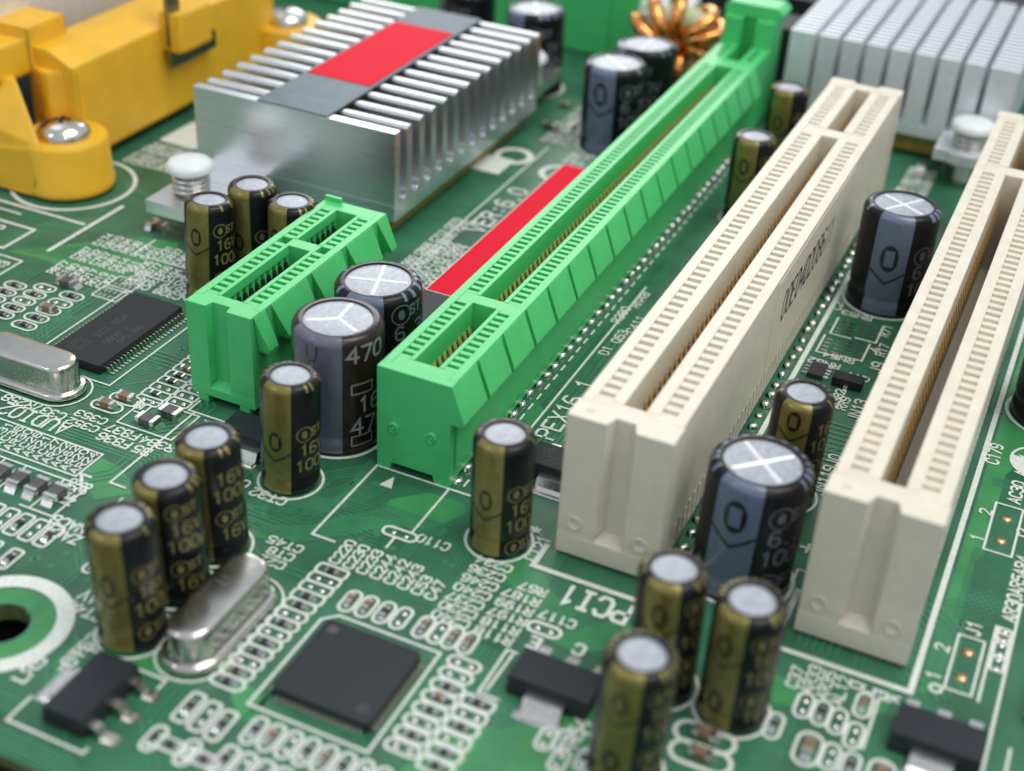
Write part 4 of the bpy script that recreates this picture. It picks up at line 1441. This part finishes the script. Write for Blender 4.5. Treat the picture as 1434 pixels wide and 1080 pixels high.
vo['kind'] = 'stuff'
ds = MB()
for i in range(4):
    for j in range(7):
        ds.stroke([(-32.6 + .62 * i, -8.3 - .40 * j), (-32.6 + .62 * i + .34, -8.3 - .40 * j)], .12, flat(Z_SILK))
o = ds.build('silkscreen_dashes', 'silk', board)
o['kind'] = 'stuff'

# ------------------------------------------------------------------ silkscreen lines and lettering
silk_line([(-23.15, -7.6), (-23.15, 3.35), (-12.6, 3.35), (-12.6, 4.6)], .24)
silk_line([(-23.15, -7.6), (-21.0, -7.6)], .24)
silk_line([(-15.2, 3.2), (-16.2, -3.55)], .001) if False else None
silk_line([(-15.95, 3.3), (-15.95, -3.55)], .22)
silk_line([(-16.9, -4.75), (-16.9, -6.2)], .22)
silk_line([(-13.5, 7.5), (-13.5, 46.5)], .24)
silk_line([(-5.3, 0.4), (-5.3, -2.5), (5.9, -2.5), (5.9, 88)], .5)
silk_line([(15.0, 5), (15.0, -2.3), (25.55, -2.3), (25.55, 88)], .5)
silk_line([(-44.9, 8), (-44.9, -1)], .001) if False else None
silk_line([(-35.8, 2.45), (-42.7, 2.45), (-42.7, 4.2)], .22)
silk_line([(-42.0, 2.45), (-42.0, -9.9), (-40.4, -9.9)], .22)
silk_line([(-60, -6.95), (-45.1, -6.95), (-45.1, -10.6), (-62, -10.6)], .2)
silk_line([(-44.2, -10.9), (-44.9, -10.1), (-43.9, -10.1)], .3)
silk_line([(-39.7, -13.1), (-39.7, -11.2)], .3)
MB().prism([(-40.6, 1.9), (-38.9, 1.9), (-39.75, .9)][::-1], 'z', .03, Z_SILK).build('silkscreen_arrow', 'silk', board)
MB().prism([(-21.6, 1.0), (-20.4, 1.0), (-21.0, 2.6)], 'z', .03, Z_SILK).build('silkscreen_arrow', 'silk', board)
silk_ring(-83.2, 35.6, 7.2, .5)
silk_line([(-74.4, 20.6), (-74.4, 33.5)], .5)
silk_line([(-93, 27.6), (-75.2, 27.6)], .4)
silk_line([(-98, 23.7), (-79.0, 23.7), (-79.0, 18.6), (-98, 18.6)], .4)
silk_line([(-95, 26.0), (-83, 26.0)], .3)
silk_line([(-75.2, 17.3), (-95, 17.3)], .25)
silk_line([(-75.2, 17.3), (-75.2, 8.0)], .25)
silk_line([(-38.2, 31), (-38.2, 76)], .25)
silk_line([(-66.0, 28.5), (-66.0, 24.8), (-58, 24.8)], .25)
for (a, b) in (((27.75, 5.95), (29.75, -.6)), ((27.75, 25.1), (30.1, 17.8))):
    silk_line([(a[0], a[1]), (b[0], a[1]), (b[0], b[1]), (a[0], b[1])], .2, True)
    for f_ in (.27, .74):
        o = obj('solder_pad', dome_mesh('solder_pad', 'copperpad', .5, .5, .22), board, ((a[0] + b[0]) / 2, a[1] + (b[1] - a[1]) * f_, .02))
silk_line([(31.7, -9), (31.7, 12), (45, 12)], .24)
silk_line([(30.3, -.9), (30.3, 8.3), (31.2, 8.3)], .22)
silk_ring(27.2, -1.0, .42, .25, 20)
# half-filled capacitor footprint
hfp = MB()
c0 = (30.6, 33.2)
hfp.stroke(arc(c0[0], c0[1], 2.7, 0, 2 * PI, 40)[:-1], .26, flat(Z_SILK), True)
n0 = len(hfp.v)
hc = arc(c0[0], c0[1], 2.7, PI * .95, PI * 1.95, 18)
hfp.v += [(p[0], p[1], Z_SILK + .001) for p in hc]
hfp.f.append(tuple(range(n0, n0 + len(hc))))
hfp.build('silkscreen_footprint', 'silk', board)
MB().lathe([(.35, Z_SILK + .012), (.75, Z_SILK + .012)], 20, (30.4, 31.7)).build('solder_ring', 'copperpad', board)

ptext('PCI1', 870, 860, 180, 2.2, sw=.34, adv=1.5)
ptext('C110', 624, 767, 180, .95, adv=.76)
for k, s_ in enumerate(('C234', 'C236', 'C246', 'C240', 'C237', 'C230', 'C240')):
    ptext(s_, 711 - 10 * k, 797.5 + 13 * k, 180, .84, sw=.17, adv=.82)
for k, s_ in enumerate(('R67', 'R187', 'R199', 'R197', 'R118', 'R118')):
    ptext(s_, 759.5 - 9.7 * k, 831 + 13.6 * k, 180, .84, sw=.17, adv=.82)
ptext('C117', 800, 875, 180, .9, sw=.17, adv=.78)
ptext('CT21', 744.5, 782, 90, 1.1, sw=.19, adv=.85)
ptext('*', 749.5, 743, 90, 1.1, sw=.2)
for k, s_ in enumerate(('C220', 'C230', 'C233', 'C244', 'C242', 'C243', 'C53', 'C47')):
    ptext(s_, 469 + 19.1 * k, 786 + 7.2 * k, 90, .86, sw=.17, adv=.82)
for k, s_ in enumerate(('CT45', 'CT8', 'C22')):
    ptext(s_, 418 - 12.5 * k, 770 + 11.5 * k, 180, .85, sw=.16, adv=.84)
ptext('CT32', 394.6, 703, 180, 1.0, adv=.9)
ptext('C', 343, 679, 180, 1.0)
ptext('AUDIO2', 88, 601, 180, 1.65, sw=.23, adv=1.3)
ptext('C337R258', 86, 584, 180, .98, adv=.9)
ptext('C353', 144, 591, 180, .88, adv=.88)
ptext('C352', 132, 602, 180, .88, adv=.88)
ptext('FB37', 189, 612, 180, 1.0, adv=.9)
ptext('FB36', 177, 624, 180, 1.0, adv=.9)
ptext('R384', 238, 629, 180, .98, adv=.9)
ptext('B5', 205, 634, 180, .98, adv=.9)
for k, s_ in enumerate(('AR24', 'AR20', 'AC62', 'AR22', 'AC27', 'AR21', 'AC26', 'AR30', 'AC36', 'AR31')):
    ptext(s_, 104 - 13.2 * k, 660 - 4.8 * k, 90, .72, sw=.14, adv=.85)
ptext('NAC8', 115, 742, 180, 1.0, sw=.2)
ptext('ZAC4', 106, 757, 180, 1.0, sw=.2)
ptext('NF39', 79, 698, 90, .95, sw=.17)
ptext('NF38', 94, 704, 90, .95, sw=.17)
ptext('CT40', 138, 865, 180, 1.0, sw=.2)
ptext('AV', 132, 840, 180, 1.0, sw=.2)
ptext('PEX16_1', 765, 609, 90, 1.85, sw=.26, adv=1.6)
ptext('D1', 846, 495, 90, .95, adv=.9)
ptext('Q53', 863, 478, 90, .95, adv=.95)
ptext('C411', 884, 464, 90, .95, adv=.95)
ptext('R380', 863, 450, 90, .95, adv=.95)
ptext('RN48', 890, 429, 90, .95, adv=.95)
ptext('VER:6.0', 667, 321, 90, 2.2, sw=.34, adv=1.95)
ptext('C179', 1389, 647, 90, 1.1, adv=.9)
ptext('AC30 AL14', 1420, 702, 90, 1.05, adv=.92)
ptext('J1', 1362, 886.5, 90, 1.05, adv=.9)
ptext('2', 1319, 908, 90, 1.0)
ptext('1', 1307, 947, 90, 1.0)
ptext('2', 1380, 718, 90, 1.0)
ptext('1', 1368, 754, 90, 1.0)
ptext('J2', 1431, 754, 90, 1.0)
ptext('10 AR30AR5AR4', 1406, 897, 90, 1.05, sw=.19, adv=.92)
for k, s_ in enumerate(('C37', 'AR33', 'AR35', 'AL12')):
    ptext(s_, 1109 + 20.8 * k, 959 + 8.2 * k, 90, .86, sw=.16, adv=.82)
for k, s_ in enumerate(('0', 'C', '3', 'A')):
    ptext(s_, 1199 + 17 * k, 961 + 6 * k, 90, .95, sw=.18)
ptext('RN54', 1191, 506.5, 180, .9, adv=.85)
ptext('RN53', 1216, 447, 180, .9, adv=.85)
ptext('RN62', 1171, 514, 180, .9, adv=.85)
ptext('Q17', 1212, 532, 180, .9, adv=.85)
ptext('RR9', 1178, 572, 90, .9, adv=.85)
ptext('C20', 1171, 432, 90, .95, adv=.9)
ptext('R71', 1238, 470, 90, .95, adv=.9)
ptext('4', 1224, 491, 90, 1.0)
ptext('R17', 1233, 497, 90, .95, adv=.9)
ptext('J9', 1226, 520, 90, 1.2, adv=1.2)
ptext('JN13', 1195, 587, 90, 1.1, adv=1.05)
ptext('R382', 1168, 567, 90, .9, adv=.85)
ptext('JN119J0', 1146, 690, 90, 1.05, adv=1.0)
ptext('+', 1131, 769, 90, 1.8, sw=.24, adv=1.5)
silk_line([(15.9, 7.5), (14.3, 7.5), (14.3, 5.6)], .2)
ptext('E', 748, 901, 180, 1.15, sw=.24)
ptext('C', 811, 911, 180, 1.15, sw=.24)
ptext('R54', 800, 1040, 90, 1.1, sw=.22)
ptext('CT53', 97, 928, 90, 1.05, sw=.2)
ptext('LR5', 30, 950, 90, 1.05, sw=.2)
ptext('U8', 205, 572, 180, 1.0)
# dense reference blocks that are too small to read
rb = random.Random(11)


def block(x, y, cols, rows, rot, h, dx, dy, n=4):
    for i in range(cols):
        for j in range(rows):
            s_ = rb.choice('CR') + ''.join(rb.choice('0123456789') for _ in range(n - 1))
            print_text(s_, x + dx * i, y + dy * j, rot, h, sw=h * .2)


block(-71.0, 17.0, 6, 3, 90, .86, 1.3, 3.8)
block(-63.4, 21.6, 4, 2, 90, .86, 1.3, 3.8)
block(-80.5, 9.5, 4, 2, 90, 1.0, 1.35, 3.8)
block(-56.2, 19.2, 1, 4, 180, .95, 0, 1.25)
block(-60.2, 19.2, 1, 3, 180, .95, 0, 1.25)
block(-37.2, 34.5, 3, 3, 90, .98, 1.3, 3.8)
block(-86.5, 20.0, 3, 1, 90, 1.3, 1.8, 5.5, 3)
block(-10.4, 47, 3, 4, 90, .95, 1.25, 3.8)
block(-82.0, 44.2, 8, 2, 90, .9, 1.25, 3.6)
block(-39.6, 78, 3, 4, 90, .95, 1.4, 4.0)
block(6.4, 86, 3, 3, 90, .9, 1.3, 3.6)
block(-39.0, 33.5, 2, 5, 90, .9, 1.3, 3.7)
block(-34.0, 73, 2, 2, 90, 1.2, 1.8, 5)
block(9.0, 80, 1, 3, 180, 1.0, 0, 1.4)
q = bp(265, 150)
MB().prism([(-82.6, 51.5), (-77.4, 51.2), (-75.5, 53), (-75.5, 62), (-82.4, 58.5)], 'z', .02, Z_SILK).build('silkscreen_patch', 'silk', board)
q = bp(690, 228)
MB().prism([(q.x - 2.2, q.y - 3), (q.x + 2.2, q.y - 3), (q.x + 2.2, q.y + 2), (q.x - 2.2, q.y + 2)], 'z', .02, Z_SILK).build('silkscreen_patch', 'silk', board)
silk_ring(q.x + 1.5, q.y + 3.2, 2.2, .9)
silk_ring(-33.5, 69, 2.4, .8)
for (px, py, k) in ((860, 200, 0), (790, 150, 1), (800, 180, 2), (770, 180, 3), (780, 120, 4), (1330, 235, 5), (1290, 235, 6), (225, 320, 7), (215, 318, 8)):
    q = bp(px, py)
    smd('b' if k % 3 == 0 else 'c', q.x, q.y, 'x' if k % 2 else 'y', 'chip part on the crowded board behind the ' + ('long green slot' if k < 5 else 'cream slots' if k < 7 else 'short slot by the heat sink lug'), 'chip part', 'chip parts at the back %d' % (0 if k < 5 else 1 if k < 7 else 2))
